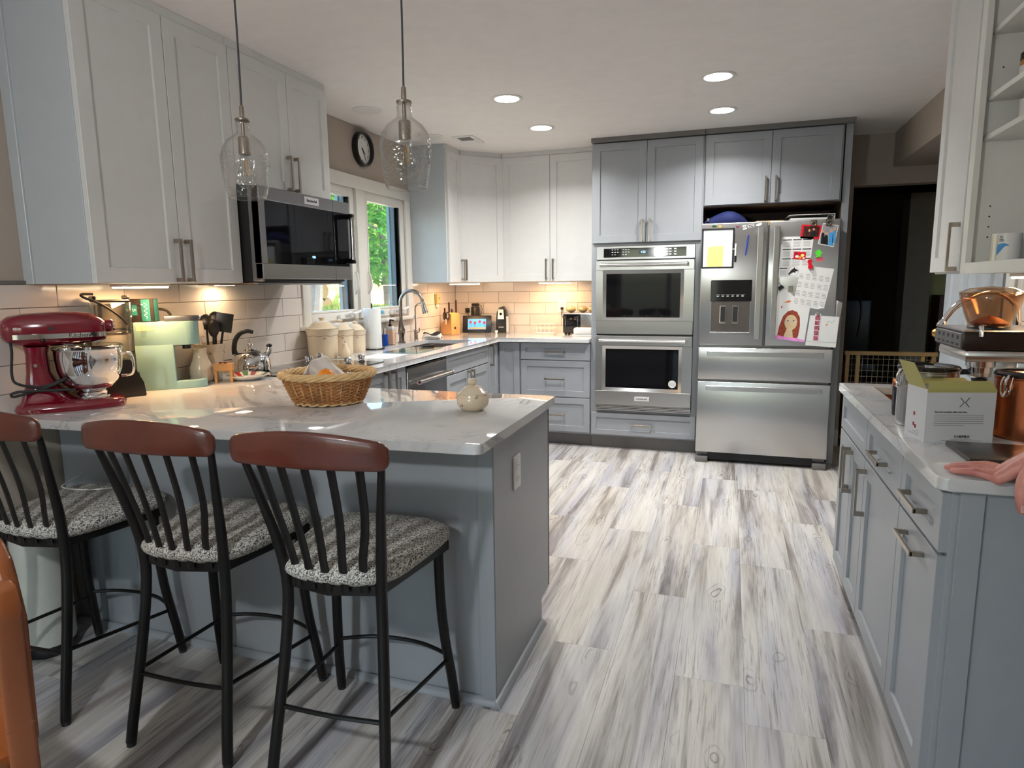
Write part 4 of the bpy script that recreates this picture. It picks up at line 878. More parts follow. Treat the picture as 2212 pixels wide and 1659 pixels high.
MB().loft([[(x*a, y*a, z) for x, y in ((-1, -1), (1, -1), (1, 1), (-1, 1))] for a, z in ((.032, .002), (.036, .28))], cap=False).build('wall', 'clear_glass', t, solid=.002); MB().box(-.032, .032, -.032, .032, 0, .004).build('bottom', 'clear_glass', t)
# mint pod coffee machine
t = thing('coffee_machine', 'mint green pod coffee machine with grey top lever', 'coffee machine', (.092, -3.567, ZC), math.radians(44)); hw = .058
def rr(x0, x1, w, r=.03, n=5): return rc(x1-r, -w+r, r, -90, n)+rc(x1-r, w-r, r, 0, n)+[(x0, w), (x0, -w)]
MB().prism(rr(-.13, .02, hw, .004), 0, .2, .003, 1).prism(rr(-.13, .125, hw, .05), .196, .30, .004, 2).build('body', 'mint', t)
MB().prism(rr(.005, .145, hw-.002, .05), 0, .034, .003, 2).build('drip_tray', 'mint', t); MB().prism(rr(.02, .12, .035, .03), .034, .036).build('drip_grid', 'chrome', t)
MB().prism(rr(-.01, .132, .05, .045), .30, .324, .006, 2).build('lid_lever', 'grey_lid', t); MB().ell((.128, 0, .312), .009, .012, .009).build('lever_button', 'chrome', t)
MB().box(-.12, -.045, -hw-.001, -hw+.002, .262, .288, .003, 1).build('side_window', P('pale_window', srgb(230, 206, 168), .4) and 'pale_window', t)
MB().cyl((.07, 0, .175), (.07, 0, .197), .018).build('nozzle', 'black_plastic', t)
MB().tube([(-.1, .03, .30), (-.06, .05, .35), (-.0, .055, .345), (.02, .058, .30), (.02, .06, .25)], .006, 8).build('cord', 'rubber', t)
t = thing('coffee_pod_box', 'black and teal cardboard box resting on the mint coffee machine', 'box', (.012, -3.637, ZC+.3005), math.radians(30))
MB().box(-.045, .07, -.035, .035, 0, .10, .001, 1).build('carton', 'box_black', t); MB().box(.022, .056, -.0356, -.035, .004, .098).build('side_label', 'teal_card', t); MB().box(-.042, .005, -.0356, -.035, .03, .075).build('front_label', 'teal_card', t); MB().box(.0702, .0706, -.025, .03, .004, .098).build('end_label', 'teal_card', t)
MB().tube([(.039+.007*math.sin(k*1.1), -.0362, .016+k*.0032) for k in range(22)], .0008, 4).build('label_script', 'print_white', t); MB().tube([(-.038+k*.0022, -.0362, .052+.006*math.sin(k*1.3)) for k in range(18)], .0008, 4).build('label_script', 'print_white', t)
t = thing('cream_pitcher', 'small cream glazed pitcher behind the coffee machine tray', 'pitcher', (.10, -3.40, ZC))
MB().lathe([(.03, 0), (.045, .01), (.052, .045), (.05, .075), (.036, .11), (.028, .14), (.033, .165), (.03, .165), (.025, .14), (.001, .02)], 28).build('body', 'cream', t); MB().tube([(-.035, .02, .15), (-.07, .04, .12), (-.06, .035, .07)], .006, 8).build('handle', 'cream', t)
t = thing('utensil_crock', 'cream ceramic crock holding black kitchen utensils', 'crock', (.036, -3.268, ZC))
MB().lathe([(.045, 0), (.05, .006), (.056, .06), (.062, .13), (.07, .165), (.07, .172), (.065, .172), (.055, .12), (.046, .01), (.001, .008)], 32).build('body', 'cream', t)
P('motif', srgb(120, 92, 70), .6)
def sprigs(parent, r, z, n, dx=0):
    m = MB()
    for k in range(n):
        a0 = -.9+dx+k*1.6/n*2
        for j in range(5):
            a = a0+j*.05*.05/r; m.ell((math.cos(a)*r, math.sin(a)*r, z+.004*((j*7) % 3-1)), .0022, .0022, .0022, 6, 4)
    m.build('sprig_motif', 'motif', parent)
sprigs(t, .0625, .128, 2)
def utensil(label, kind, dx, dy, lean, ang, h, mat='black_plastic'):
    t = thing('kitchen_utensil', label, 'utensil', (.036+dx, -3.268+dy, ZC+.012), ang, 'utensils in the crock'); tip = (lean, 0, h)
    MB().tube([(0, 0, 0), (lean*.75, 0, h*.75)], .0055, 8).build('handle', mat, t); q = (lean*.75, 0, h*.75)
    R = Matrix.Translation((lean*.87, 0, h*.88)) @ Matrix.Rotation(math.atan2(lean, h), 4, 'Y') @ Matrix.Rotation(-ang+.7, 4, 'Z')
    m = MB()
    if kind == 'ladle': m.ell((0, 0, 0), .034, .012, .04, 18, 10)
    elif kind == 'turner': m.box(-.04, .04, -.0025, .0025, -.05, .045, .012, 3)
    elif kind == 'spatula': m.box(-.026, .026, -.003, .003, -.045, .035, .010, 3)
    else: m.ell((0, 0, 0), .026, .008, .045, 16, 10)
    m.xf(R).build('head', mat, t)
utensil('black ladle with a round bowl in the crock', 'ladle', -.02, .01, .05, 2.3, .30); utensil('wide black slotted turner in the crock', 'turner', .015, .015, .06, .7, .30)
utensil('white silicone spatula in the crock', 'spatula', -.01, -.02, .03, 3.6, .27, 'white_plastic'); utensil('black serving spoon with long oval bowl in the crock', 'spoon', .015, -.01, .04, -.2, .27); utensil('black round spoon at the back of the crock', 'ladle', .0, .025, .03, 1.5, .315)
t = thing('spice_jar', 'small clear glass jar with white lid next to the crock', 'jar', (.115, -3.325, ZC))
MB().lathe([(.026, 0), (.028, .004), (.028, .055), (.022, .065)], 24, cap=False).build('glass', 'clear_glass', t, solid=.002); MB().lathe([(.001, .002), (.025, .002), (.025, .03), (.001, .03)], 20).build('contents', 'white_plastic', t); MB().lathe([(.024, .064), (.025, .066), (.025, .08), (.001, .081)], 24).build('lid', 'white_plastic', t)
t = thing('toy_table', 'tiny orange-brown wooden table standing on the counter', 'ornament', (.20, -3.365, ZC), math.radians(35))
MB().box(-.044, .044, -.03, .03, .055, .09, .003, 1).build('block_top', 'pine', t)
for x in (-.034, .034):
    for y in (-.02, .02): MB().box(x-.006, x+.006, y-.006, y+.006, 0, .056, .001, 1).build('leg', 'pine', t)
for k, x in enumerate((-.012, .008)): MB().ell((x, .0, .093), .009, .006, .004, 10, 6).build('berry', 'red_badge', t)
t = thing('striped_plate', 'shallow white plate with bright striped rim', 'plate', (.25, -3.265, ZC+.0005))
MB().lathe([(.05, 0), (.06, .004), (.10, .022), (.102, .025), (.098, .026), (.058, .009), (.001, .008)], 40).build('dish', 'white_plastic', t)
STR = [srgb(200, 50, 40), srgb(230, 150, 50), srgb(60, 110, 120), srgb(240, 230, 210), srgb(150, 40, 70), srgb(90, 130, 70)]
for k in range(14):
    n_ = 'stripe%d' % (k % 6)
    if n_ not in MATS: P(n_, STR[k % 6], .3)
    a0 = k*2*math.pi/14; MB().grid(lambda u, v: ((.064+.031*v)*math.cos(a0+u*.3), (.064+.031*v)*math.sin(a0+u*.3), .0125+.0145*v), 4, 2).build('stripe', n_, t)
# cooktop and kettle
t = thing('cooktop', 'black glass cooktop set into the white counter', 'cooktop', (.305, -2.865, ZC))
MB().box(-.25, .25, -.29, .395, 0, .006, .003, 1).build('glass_top', 'black_gloss', t)
for (x, y, r) in ((-.12, -.12, .1), (.12, -.13, .075), (-.12, .13, .07), (.1, .1, .1)): MB().lathe([(r, .0062), (r, .0066), (r-.002, .0066), (r-.002, .0062)], 40, (x, y, 0), cap=False).build('burner_ring', 'print_grey', t)
for (x, y) in ((.158, -2.643), (.131, -2.50), (.436, -2.67), (.429, -2.515)): MB().lathe([(.021, .006), (.022, .012), (.016, .016), (.015, .022), (.021, .026), (.0215, .044), (.018, .048), (.001, .049)], 24, (x-.305, y+2.865, 0)).build('control_knob', 'chrome', t)
t = thing('tea_kettle', 'polished steel kettle with a black arched handle on the cooktop', 'kettle', (.085, -3.04, ZC+.0065), math.radians(40))
MB().lathe([(.085, 0), (.096, .008), (.098, .03), (.094, .062), (.08, .09), (.055, .106), (.03, .112), (.001, .113)], 40).build('body', 'chrome', t)
MB().lathe([(.035, .112), (.03, .118), (.012, .122), (.008, .13), (.014, .138), (.012, .146), (.001, .148)], 24).build('lid', 'chrome', t)
MB().tube([(-.075, 0, .095), (-.078, 0, .12), (-.07, 0, .165), (-.045, 0, .20), (-.01, 0, .212), (.02, 0, .205)], [.016, .013, .013, .012, .011, .010], 10).build('handle', 'black_plastic', t)
MB().tube([(.07, 0, .08), (.088, 0, .10), (.094, 0, .125)], [.02, .015, .014], 12).build('spout', 'chrome', t); MB().ell((.094, 0, .132), .016, .016, .01, 12, 8).build('spout_cap', 'black_plastic', t)
# canisters
def canister(label, x, y, r, h):
    t = thing('canister', label, 'canister', (x, y, ZC), 0, 'cream lidded canisters below the window')
    MB().lathe([(r*.82, 0), (r*.86, .006), (r*.885, h*.35), (r*.90, h*.7), (r*.95, h*.9), (r*1.03, h), (r*1.0, h), (r*.9, h*.88)], 44).build('body', 'cream', t)
    MB().lathe([(r*.92, h*.99), (r*.95, h*1.01), (r*.78, h*1.06), (r*.62, h*1.17), (r*.42, h*1.25), (r*.2, h*1.28), (r*.12, h*1.29), (r*.11, h*1.31), (r*.19, h*1.335), (r*.2, h*1.37), (r*.12, h*1.405), (.001, h*1.41)], 44).build('lid', 'cream', t)
    MB().tube([(math.cos(a)*r*.925, math.sin(a)*r*.925, h*.80-.006*abs(math.sin(a*4))) for a in [2*math.pi*k/48 for k in range(48)]], .0012, 4, closed=True).build('scroll_line', 'motif', t)
    sprigs(t, r*.905, h*.70, 2); return t
canister('largest cream lidded canister, next to the cooktop', .062, -2.36, .103, .185); canister('middle-sized cream lidded canister', .055, -2.15, .09, .165); canister('smallest cream lidded canister, next to the paper towels', .05, -1.965, .077, .15)
t = thing('pear_ornament', 'cream ceramic pear in front of the canisters', 'ornament', (.2, -2.33, ZC)); MB().lathe([(.02, 0), (.03, .01), (.034, .03), (.03, .05), (.02, .068), (.017, .082), (.012, .094), (.001, .098)], 24).build('body', 'cream', t); MB().tube([(0, 0, .096), (.004, 0, .106)], .002, 6).build('stalk', 'motif', t)
t = thing('paper_towel_holder', 'black wire paper towel holder by the window', 'holder', (.085, -1.79, ZC))
MB().tube([(.07*math.cos(a), .07*math.sin(a), .004) for a in [2*math.pi*k/28 for k in range(28)]], .004, 6, closed=True).build('base_ring', 'black_metal', t); MB().box(-.07, .07, -.003, .003, .002, .007).box(-.003, .003, -.07, .07, .002, .007).build('base_cross', 'black_metal', t); MB().cyl((0, 0, .004), (0, 0, .325), .005).build('spindle', 'black_metal', t); MB().tube([(.085, 0, .004), (.085, 0, .12), (.085, 0, .15)], .003, 6).build('side_bar', 'black_metal', t); MB().tube([(.07, 0, .004), (.085, 0, .004)], .003, 6).build('side_arm', 'black_metal', t)
P('paper_towel', srgb(226, 228, 226), .95, var=.02, bump=.5, bs=120)
tag(MB().lathe([(.02, 0), (.06, 0), (.061, .004), (.061, .276), (.06, .28), (.02, .28), (.02, 0)], 40, cap=False).build('paper_towel_roll', 'paper_towel', loc=(.085, -1.79, ZC+.0085)), 'white paper towel roll upright on the black wire holder', 'paper towel')
P('soap_blue', srgb(10, 80, 200), .1, trans=.3); P('amber_soap', srgb(206, 168, 140), .3)
t = thing('dish_soap_bottle', 'clear bottle of bright blue dish soap', 'bottle', (.03, -1.545, ZC)); MB().lathe([(.001, .001), (.032, .001), (.036, .006), (.034, .05), (.036, .088), (.001, .088)], 28).build('soap', 'soap_blue', t)
MB().lathe([(.033, 0), (.038, .006), (.036, .05), (.038, .09), (.039, .15), (.03, .2), (.014, .235), (.013, .245)], 28, cap=False).build('bottle_wall', 'clear_glass', t); MB().lathe([(.014, .24), (.015, .244), (.014, .262), (.008, .266), (.001, .267)], 20).build('cap', P('cap_blue', srgb(130, 190, 220), .4) and 'cap_blue', t)
t = thing('hand_soap', 'hand soap bottle with black pump beside the faucet', 'bottle', (.02, -1.42, ZC)); MB().box(-.03, .03, -.02, .02, 0, .11, .006, 2).build('bottle', 'amber_soap', t); MB().box(-.0285, .0285, -.0185, .0185, .108, .138, .006, 2).build('shoulder', 'white_plastic', t); MB().cyl((0, 0, .135), (0, 0, .155), .012).build('collar', 'black_plastic', t); MB().tube([(0, 0, .15), (0, 0, .18), (.005, 0, .186), (.035, 0, .183)], [.005, .006, .007, .004], 8).build('pump', 'black_plastic', t)
P('brushed', srgb(150, 144, 138), .26, 1)
def gooseneck(z0, zt, dx, n=14): return [(0, 0, z0)]+[(dx/2-dx/2*math.cos(math.pi*k/n), 0, zt-dx/2+dx/2*math.sin(math.pi*k/n)) for k in range(n+1)]
t = thing('kitchen_faucet', 'brushed steel pull-down gooseneck faucet at the sink', 'faucet', (.03, -1.262, ZC), math.radians(4))
MB().lathe([(.03, 0), (.03, .006), (.022, .012), (.02, .05), (.026, .075), (.027, .1), (.02, .13), (.016, .15), (.0135, .17)], 24).build('body', 'brushed', t)
MB().tube(gooseneck(.16, .405, .185)+[(.19, 0, .30)], .0135, 14).build('neck', 'brushed', t); MB().tube([(.188, 0, .315), (.192, 0, .29), (.203, 0, .245), (.207, 0, .23)], [.014, .017, .022, .023], 16).build('spray_head', 'brushed', t)
MB().tube([(.02, -.02, .09), (.04, -.045, .10), (.03, -.055, .15), (.02, -.06, .20)], [.012, .011, .009, .008], 10).build('lever', 'brushed', t)
t = thing('water_tap', 'slim brushed filtered-water tap beside the main faucet', 'faucet', (.01, -.975, ZC)); MB().lathe([(.018, 0), (.016, .005), (.015, .08), (.012, .085)], 20).build('body', 'brushed', t); MB().tube(gooseneck(.08, .30, .10)+[(.1, 0, .245)], .0055, 10).build('neck', 'brushed', t); MB().tube([(.01, 0, .06), (.035, -.01, .065), (.04, -.012, .1)], .004, 8).build('lever', 'brushed', t)
t = MB().box(.28, .54, -2.0, -1.60, ZC+.0005, ZC+.006, .002, 1, Matrix.Translation((.41, -1.8, 0)) @ Matrix.Rotation(.0, 4, 'Z') @ Matrix.Translation((-.41, 1.8, 0))); tag(t.build('cutting_board', 'mint_glass'), 'pale green glass cutting board beside the kitchen sink', 'cutting board')
t = thing('paring_knife', 'small knife with black handle lying on the glass board', 'knife', (.40, -1.66, ZC+.0065), math.radians(62)); MB().box(-.005, .105, -.009, .009, 0, .014, .004, 2).build('handle', 'black_plastic', t); MB().prism([(-.10, -.002), (0, -.009), (0, .009), (-.06, .008)], .006, .0075).build('blade', 'chrome', t)
P('paper', srgb(226, 226, 224), .8, var=.01)
tag(MB().box(.27, .49, -2.33, -2.05, ZC+.0004, ZC+.0012).build('paper_sheet', 'paper'), 'white sheet of paper lying between cooktop and glass board', 'paper')
P('towel_stripe', srgb(60, 58, 56), .95); P('towel_white', srgb(214, 208, 198), .95, bump=.4, bs=160)
t = thing('dish_towel', 'folded white dish towel with dark stripes behind the sink', 'towel', (.1, -.845, ZC+.004), math.radians(20))
MB().grid(lambda u, v: ((u-.5)*.15, (v-.5)*.2, .028+.012*math.sin(u*7+v*3)*(1-abs(2*v-1)**4)-.02*(abs(2*u-1)**6)-.01*abs(2*v-1)**6), 20, 20).build('top_layer', 'towel_white', t, solid=.012)
MB().box(-.07, .07, -.095, .095, 0, .022, .01, 3).build('lower_layer', 'towel_white', t)
for k in range(5): MB().tube([(-.07+j*.014, -.08+k*.035, .0375+.012*math.sin((j*.014+.005)/.15*7+((-.08+k*.035)/.2+.5)*3)) for j in range(11)], .0045, 6).build('stripe', 'towel_stripe', t)
t = thing('knife_block', 'light bamboo knife block in the corner of the counter', 'knife block', (.075, -.39, ZC), math.radians(-20))
MB().prism([(-.085, 0), (.055, 0), (.055, .185), (.02, .20), (.02, .16), (-.045, .12), (-.075, .10)], -.055, .055, .002, 1, 'y').build('block', 'pine', t); MB().cyl((.0555, -.01, .06), (.0562, -.01, .06), .012, n=16).xf(Matrix.Rotation(0, 4, 'Z')).build('round_logo', 'ink', t)
for k, (x, y, z, L) in enumerate(((-.05, -.03, .118, .12), (-.005, -.02, .14, .15), (-.01, .02, .14, .09), (.035, .03, .185, .125))):
    kn_ = thing('kitchen_knife', ['short-handled knife beside the scissors in the bamboo block', 'longest knife handle in the bamboo block', 'smallest knife handle in the bamboo block', 'knife in the highest step of the bamboo block'][k], 'knife', (0, 0, 0), math.radians(-20), 'knives in the bamboo block'); R = Matrix.Rotation(math.radians(-20), 3, 'Z') @ Vector((x, y, 0)); kn_.location = (.075+R.x, -.39+R.y, ZC+z)
    MB().box(-.008, .008, -.006, .006, .012, L, .003, 1).build('handle', P('knife_brown', srgb(56, 30, 24), .4) and 'knife_brown' if 'knife_brown' not in MATS else 'knife_brown', kn_); MB().box(-.007, .007, -.005, .005, .0, .012).build('bolster', 'chrome', kn_)
t = thing('kitchen_scissors', 'black-handled scissors standing in the bamboo block', 'scissors', (.075-.015-.0, -.39-.075, ZC+.125), math.radians(-20))
for s in (-1, 1): MB().tube([(s*.022+.02*math.cos(a), -.004*s, .045+.034*math.sin(a)) for a in [2*math.pi*k/18 for k in range(18)]], .0045, 6, closed=True).build('finger_loop', 'black_plastic', t)
MB().box(-.008, .008, -.004, .004, -.03, .02).build('blade', 'chrome', t)
# smart display, speaker, can opener, basket, toaster, butter dish
t = thing('smart_display', 'dark smart display showing red balloon figures on a blue screen', 'tablet', (.235, -.17, ZC), math.radians(14))
T = Matrix.Rotation(math.radians(-18), 4, 'X')
MB().box(-.135, .135, -.012, .012, 0.004, .165, .006, 2).xf(T).build('frame', 'black_plastic', t); MB().prism([(-.01, 0), (.075, 0), (.03, .11)], -.08, .08, .003, 1, 'x').build('stand', 'black_plastic', t)
sc_ = MB().box(-.085, .085, -.0126, -.012, .03, .13).xf(T).build('screen', 'screen_blue', t)
P('balloon_red', srgb(140, 30, 60), .4, emit=srgb(140, 30, 60), es=.5); P('lawn', srgb(150, 140, 90), .4, emit=srgb(150, 140, 90), es=.4)
bl = MB()
for x, z in ((-.06, .10), (-.018, .092), (.026, .104), (.07, .094)): bl.prism([(x+.013*math.cos(a), z+.015*math.sin(a)) for a in [k*math.pi/8 for k in range(16)]], -.0132, -.0126, ax='y')
bl.xf(T).build('screen_figures', 'balloon_red', sc_); MB().box(-.075, .083, -.0132, -.0126, .031, .05).xf(T).build('screen_lawn', 'lawn', sc_)
bl = MB()
for x, z in ((-.06, .085), (-.018, .077), (.026, .089), (.07, .079)):
    for s in (-.005, .005): bl.box(x+s-.001, x+s+.001, -.0132, -.0126, z-.022, z)
bl.xf(T).build('screen_figures', 'ink', sc_)
t = thing('smart_speaker', 'black cylindrical speaker behind the smart display', 'speaker', (.18, -.062, ZC)); MB().lathe([(.038, 0), (.04, .004), (.04, .232), (.036, .238), (.001, .238)], 32).build('body', 'black_plastic', t); MB().lathe([(.036, .238), (.034, .2405), (.001, .2405)], 32).build('top_plate', 'black_gloss', t)
outlet('outlet behind the smart speaker with two dark plugs', (.125, -.0085, 1.125), 0)
t = thing('plug_adapter', 'black cube charger plugged in behind the speaker', 'charger', (.09, -.018, 1.115)); MB().box(-.018, .018, -.035, 0, -.022, .022, .005, 2).build('body', 'black_plastic', t); MB().tube([(0, -.02, -.02), (.02, -.03, -.05), (.06, -.03, -.08), (.1, -.025, -.1)], .002, 6).build('lead', 'rubber', t)
t = thing('charger_plug', 'flat brown plug with looping cord above the smart display', 'charger', (.175, -.018, 1.170)); MB().box(-.04, .028, -.03, 0, -.012, .012, .006, 2).build('body', 'box_black', t); MB().tube([(.028, -.015, 0), (.06, -.02, -.015), (.065, -.02, -.06), (.04, -.02, -.11), (.03, -.02, -.13)], .002, 6).build('lead', 'rubber', t)
t = thing('night_light', 'tan square plug-in night light with printed face on the tiles', 'night light', (XW+.0085, -.45, 1.235), H90); MB().box(-.032, .032, -.03, 0, -.045, .045, .004, 1).build('body', P('tan_plastic', srgb(190, 170, 120), .5) and 'tan_plastic', t); MB().tube([(.012*math.cos(a)-.004, -.0302, .012*math.sin(a)) for a in [2*math.pi*k/16 for k in range(16)]], .0012, 5, closed=True).build('printed_ring', 'motif', t); MB().ell((.018, -.03, .006), .006, .001, .012, 8, 6).build('printed_mark', 'ink', t); MB().box(-.02, .02, -.02, 0, -.075, -.045, .004, 1).build('plug_base', 'white_plastic', t)
t = thing('can_opener', 'black electric can opener with white trim against the tiles', 'can opener', (.455, -.075, ZC), math.radians(8))
prf = [(-.052, 0), (.052, 0), (.05, .12), (.04, .2), (.015, .243), (-.02, .235), (-.042, .19), (-.05, .1)]
MB().prism(prf, -.05, .045, .004, 2, 'y').build('body', 'black_plastic', t); MB().prism([(x*.62-.003, .125+(z-.0)*.35) for x, z in [(-.05, 0), (.05, 0), (.04, .26), (-.04, .26)]], -.055, -.05, .002, 1, 'y').build('face_plate', 'white_plastic', t); MB().box(.046, .054, -.05, .045, 0, .15, .003, 1).build('side_trim', 'white_plastic', t); MB().cyl((-.002, -.06, .175), (-.002, -.055, .175), .012).build('cutter_wheel', 'black_gloss', t); MB().box(-.025, .022, -.0512, -.05, .05, .054).build('name_strip', 'print_white', t); MB().cyl((-.045, -.058, .012), (-.045, -.05, .012), .013).build('magnet_cap', 'white_plastic', t)
t = thing('wire_basket', 'empty white wire basket on the back counter', 'basket', (.875, -.1, ZC)); wm_ = MB(); a, b = .105, .06
for z, k in ((.003, .9), (.045, .95), (.085, 1)): wm_.tube([(x*a*k, y*b*k, z) for x, y in ((-1, -1), (1, -1), (1, 1), (-1, 1))], .0025, 6, closed=True)
for x in (-1, -.6, -.2, .2, .6, 1):
    for y in (-1, 1): wm_.tube([(x*a*.9, y*b*.9, .003), (x*a, y*b, .085)], .002, 5)
for y in (-.5, 0, .5): wm_.tube([(-a*.9, y*b, .003), (a*.9, y*b, .003)], .002, 5)
for x in (-1, 1): wm_.tube([(x*a*.9, 0, .003), (x*a, 0, .085)], .002, 5)
wm_.build('wire_frame', P('white_wire', srgb(230, 220, 206), .4) and 'white_wire', t)
t = thing('toaster', 'black and steel long-slot toaster beside the oven cabinet', 'toaster', (1.215, -.17, ZC)); MB().box(-.135, .15, -.08, .08, .012, .185, .012, 3).build('body', 'black_gloss', t); MB().box(.02, .155, -.083, .083, .012, .187, .012, 3).build('steel_side', 'steel_dark', t); MB().box(-.14, .155, -.083, .083, .178, .19, .006, 2).build('top_plate', 'steel', t)
for x in (-.11, .0): h_ = MB().box(x-.003, x+.003, -.0865, -.08, .06, .155).build('lever_track', 'chrome', t); MB().box(x-.014, x+.014, -.1, -.08, .145, .158, .003, 1).build('lever', 'black_plastic', t)
for x in (-.11, .12):
    for y in (-.06, .06): MB().cyl((x, y, 0), (x, y, .014), .012).build('foot', 'rubber', t)
P('snack_bag', srgb(220, 176, 110), .3, var=.3, vs=25)
for k, (x, y, r_) in enumerate(((1.14, -.18, .3), (1.238, -.15, -.2), (1.336, -.18, .2))):
    t = thing('snack_bag', ['clear bag of small crackers on the window end of the toaster', 'clear bag of small crackers in the middle of the toaster top', 'clear bag of small crackers at the oven end of the toaster top'][k], 'food bag', (x, y, ZC+.1905), r_); MB().ell((0, 0, .026), .042, .035, .026, 14, 8).build('contents', 'snack_bag', t); MB().ell((0, 0, .031), .047, .04, .03, 14, 8).build('film', 'clear_glass', t)
outlet('white outlet on the tiles above the toaster', (1.02, -.0085, 1.155), 0)
tag(MB().box(-.012, .012, -.03, 0, -.012, .012, .003, 1).tube([(0, -.02, -.01), (.0, -.03, -.05), (.03, -.02, -.12), (.1, .0, -.2)], .003, 6).build('toaster_plug', 'black_plastic', loc=(1.02, -.0175, 1.134)), 'black plug and lead in the outlet above the toaster', 'plug')
t = thing('butter_dish', 'white covered butter dish in front of the toaster', 'butter dish', (1.285, -.345, ZC), math.radians(4)); MB().box(-.09, .09, -.05, .05, 0, .012, .005, 2).build('tray', 'white_plastic', t); MB().box(-.08, .08, -.042, .042, .012, .07, .016, 3).build('cover', 'white_plastic', t)
# basket, napkin, orange, sugar bowl on the peninsula
P('wicker_pale', srgb(222, 186, 134), .55, var=.15, vs=30); P('wicker_dark', srgb(176, 122, 72), .6, var=.3, vs=18)
t = thing('bread_basket', 'round woven wicker basket on the peninsula', 'basket', (1.015, -3.715, ZC+.004), math.radians(30)); N = 26
def brad(z): return .116+.043*(z/.105)**.9
def bpt(a, r, z): return (math.cos(a)*r*1.06, math.sin(a)*r*.94, z)
wv = MB()
for k in range(15):
    z = .010+k*.0062
    wv.tube([bpt(2*math.pi*j/(N*4), brad(z)+(.0055 if ((j//2+k) % 2) else -.0055)*(1 if j % 2 else .0), z+.0008*math.sin(j)) for j in range(N*4)], .0030, 5, closed=True)
o = wv.build('weave', 'wicker_dark', t); o['kind'] = 'stuff'
stk_ = None
for k in range(N):
    a = 2*math.pi*k/N; MB().tube([bpt(a, brad(0)-.001, .004), bpt(a, brad(.05), .05), bpt(a, brad(.1), .104)], .0032, 5).build('stake', 'wicker_pale', t)
for s in range(5):
    MB().tube([bpt(2*math.pi*j/120, .161+.010*math.cos(j*math.pi/10+s*1.256), .111+.009*math.sin(j*math.pi/10+s*1.256)) for j in range(120)], .0062, 6, closed=True).build('rim_cane', 'wicker_pale', t)
for s in range(2): MB().tube([bpt(2*math.pi*j/120, .118+.004*math.cos(j*math.pi/6+s*3.14), .006+.004*math.sin(j*math.pi/6+s*3.14)) for j in range(120)], .004, 6, closed=True).build('base_cane', 'wicker_pale', t)
MB().lathe([(.001, .008), (.114, .008), (.114, .004), (.001, .004)], 32, sx=1.06, sy=.94).build('bottom', 'wicker_dark', t)
P('napkin', srgb(244, 241, 236), .9, var=.02); P('orange_peel', srgb(240, 140, 30), .4, bump=.4, bs=160)
t = thing('paper_napkin', 'crumpled white paper napkin standing up in the basket', 'napkin', (1.0, -3.71, ZC+.012), math.radians(35))
MB().grid(lambda u, v: ((u-.5)*.2*(1-.45*v*v)+.015*math.sin(5*v), .02+.05*(1-v)*math.sin(u*3.1)-.03+.02*math.sin(u*9+v*4), .055+v*.115*math.sin(.5+u*2.1)+.01*math.sin(u*11)), 18, 14).build('sheet', 'napkin', t, solid=.0012)
MB().grid(lambda u, v: ((u-.5)*.2, (v-.5)*.17, .04+.03*abs(math.sin(u*6+v*2))*.6+.035*(abs(2*u-1)**3)), 16, 12).build('lining', 'napkin', t, solid=.0012)
t = thing('orange', 'orange lying in the wicker basket', 'orange', (1.06, -3.79, ZC+.108)); MB().ell((0, 0, 0), .035, n=20, m=12).build('peel', 'orange_peel', t); MB().ell((0, 0, .034), .004, .004, .002, 8, 4).build('stalk_end', 'motif', t)
t = thing('sugar_bowl', 'cream lidded sugar bowl near the peninsula corner', 'sugar bowl', (1.612, -3.712, ZC), math.radians(-60))
MB().lathe([(.034, 0), (.04, .003), (.054, .018), (.0585, .034), (.055, .048), (.05, .057), (.05, .062), (.046, .062), (.046, .056)], 40).build('body', 'cream', t)
MB().lathe([(.052, .061), (.05, .064), (.044, .068), (.036, .078), (.024, .087), (.01, .091), (.009, .093), (.016, .098), (.0175, .105), (.013, .113), (.001, .115)], 36).build('lid', 'cream', t); sprigs(t, .0555, .026, 1, -.1)
for s in (-1, 1): MB().ell((s*.055, 0, .056), .010, .006, .006, 10, 6).build('lug', 'cream', t)
t = thing('sugar_spoon', 'thin steel spoon sticking out of the sugar bowl', 'spoon', (1.645, -3.68, ZC+.062), math.radians(22)); MB().tube([(0, 0, 0), (.04, 0, .018), (.052, 0, .022)], [.0013, .0015, .003], 6, flat=(1, .5)).build('stem', 'chrome', t); MB().ell((-.01, 0, -.004), .012, .007, .003, 10, 6).build('bowl', 'chrome', t)
# ================================================================= on the refrigerator doors
YP = -.8192
def sheet(name, label, cat, pts, mat='paper', lift=0, th=.0008, group=None):
    t = thing(name, label, cat, (0, YP-lift, 0), 0, group)
    MB().prism(pts, -th, 0, ax='y').build('sheet', mat, t); t['lift'] = th; return t
def patch(t, name, pts, mat, th=.0008, e=.0004): return MB().prism(pts, -th-e, -th, ax='y').build(name, mat, t)
def rect(cx, cz, w, h, a=0):
    c, s = math.cos(a), math.sin(a); return [(cx+x*c-z*s, cz+x*s+z*c) for x, z in ((-w/2, -h/2), (w/2, -h/2), (w/2, h/2), (-w/2, h/2))]
def disc(cx, cz, rx, rz, n=16, a0=0, a1=360): return [(cx+rx*math.cos(math.radians(a0+(a1-a0)*k/n)), cz+rz*math.sin(math.radians(a0+(a1-a0)*k/n))) for k in range(n)]
def lines(t, rows, th=.0008, name='text_lines', mat='print_grey'):
    m = MB()
    for (cx, cz, w, h, a) in rows: m.prism(rect(cx, cz, w, h, a), -th-.0003, -th, ax='y')
    m.build(name, mat, t)['kind'] = 'stuff'
P('sticky_yellow', srgb(232, 230, 130), .8, var=.01); P('whiteboard', srgb(222, 228, 230), .25, var=.01)
t = sheet('whiteboard', 'white dry-erase board with black frame on the left fridge door', 'whiteboard', rect(2.374, 1.595, .205, .265, .0), 'whiteboard', 0, .006)
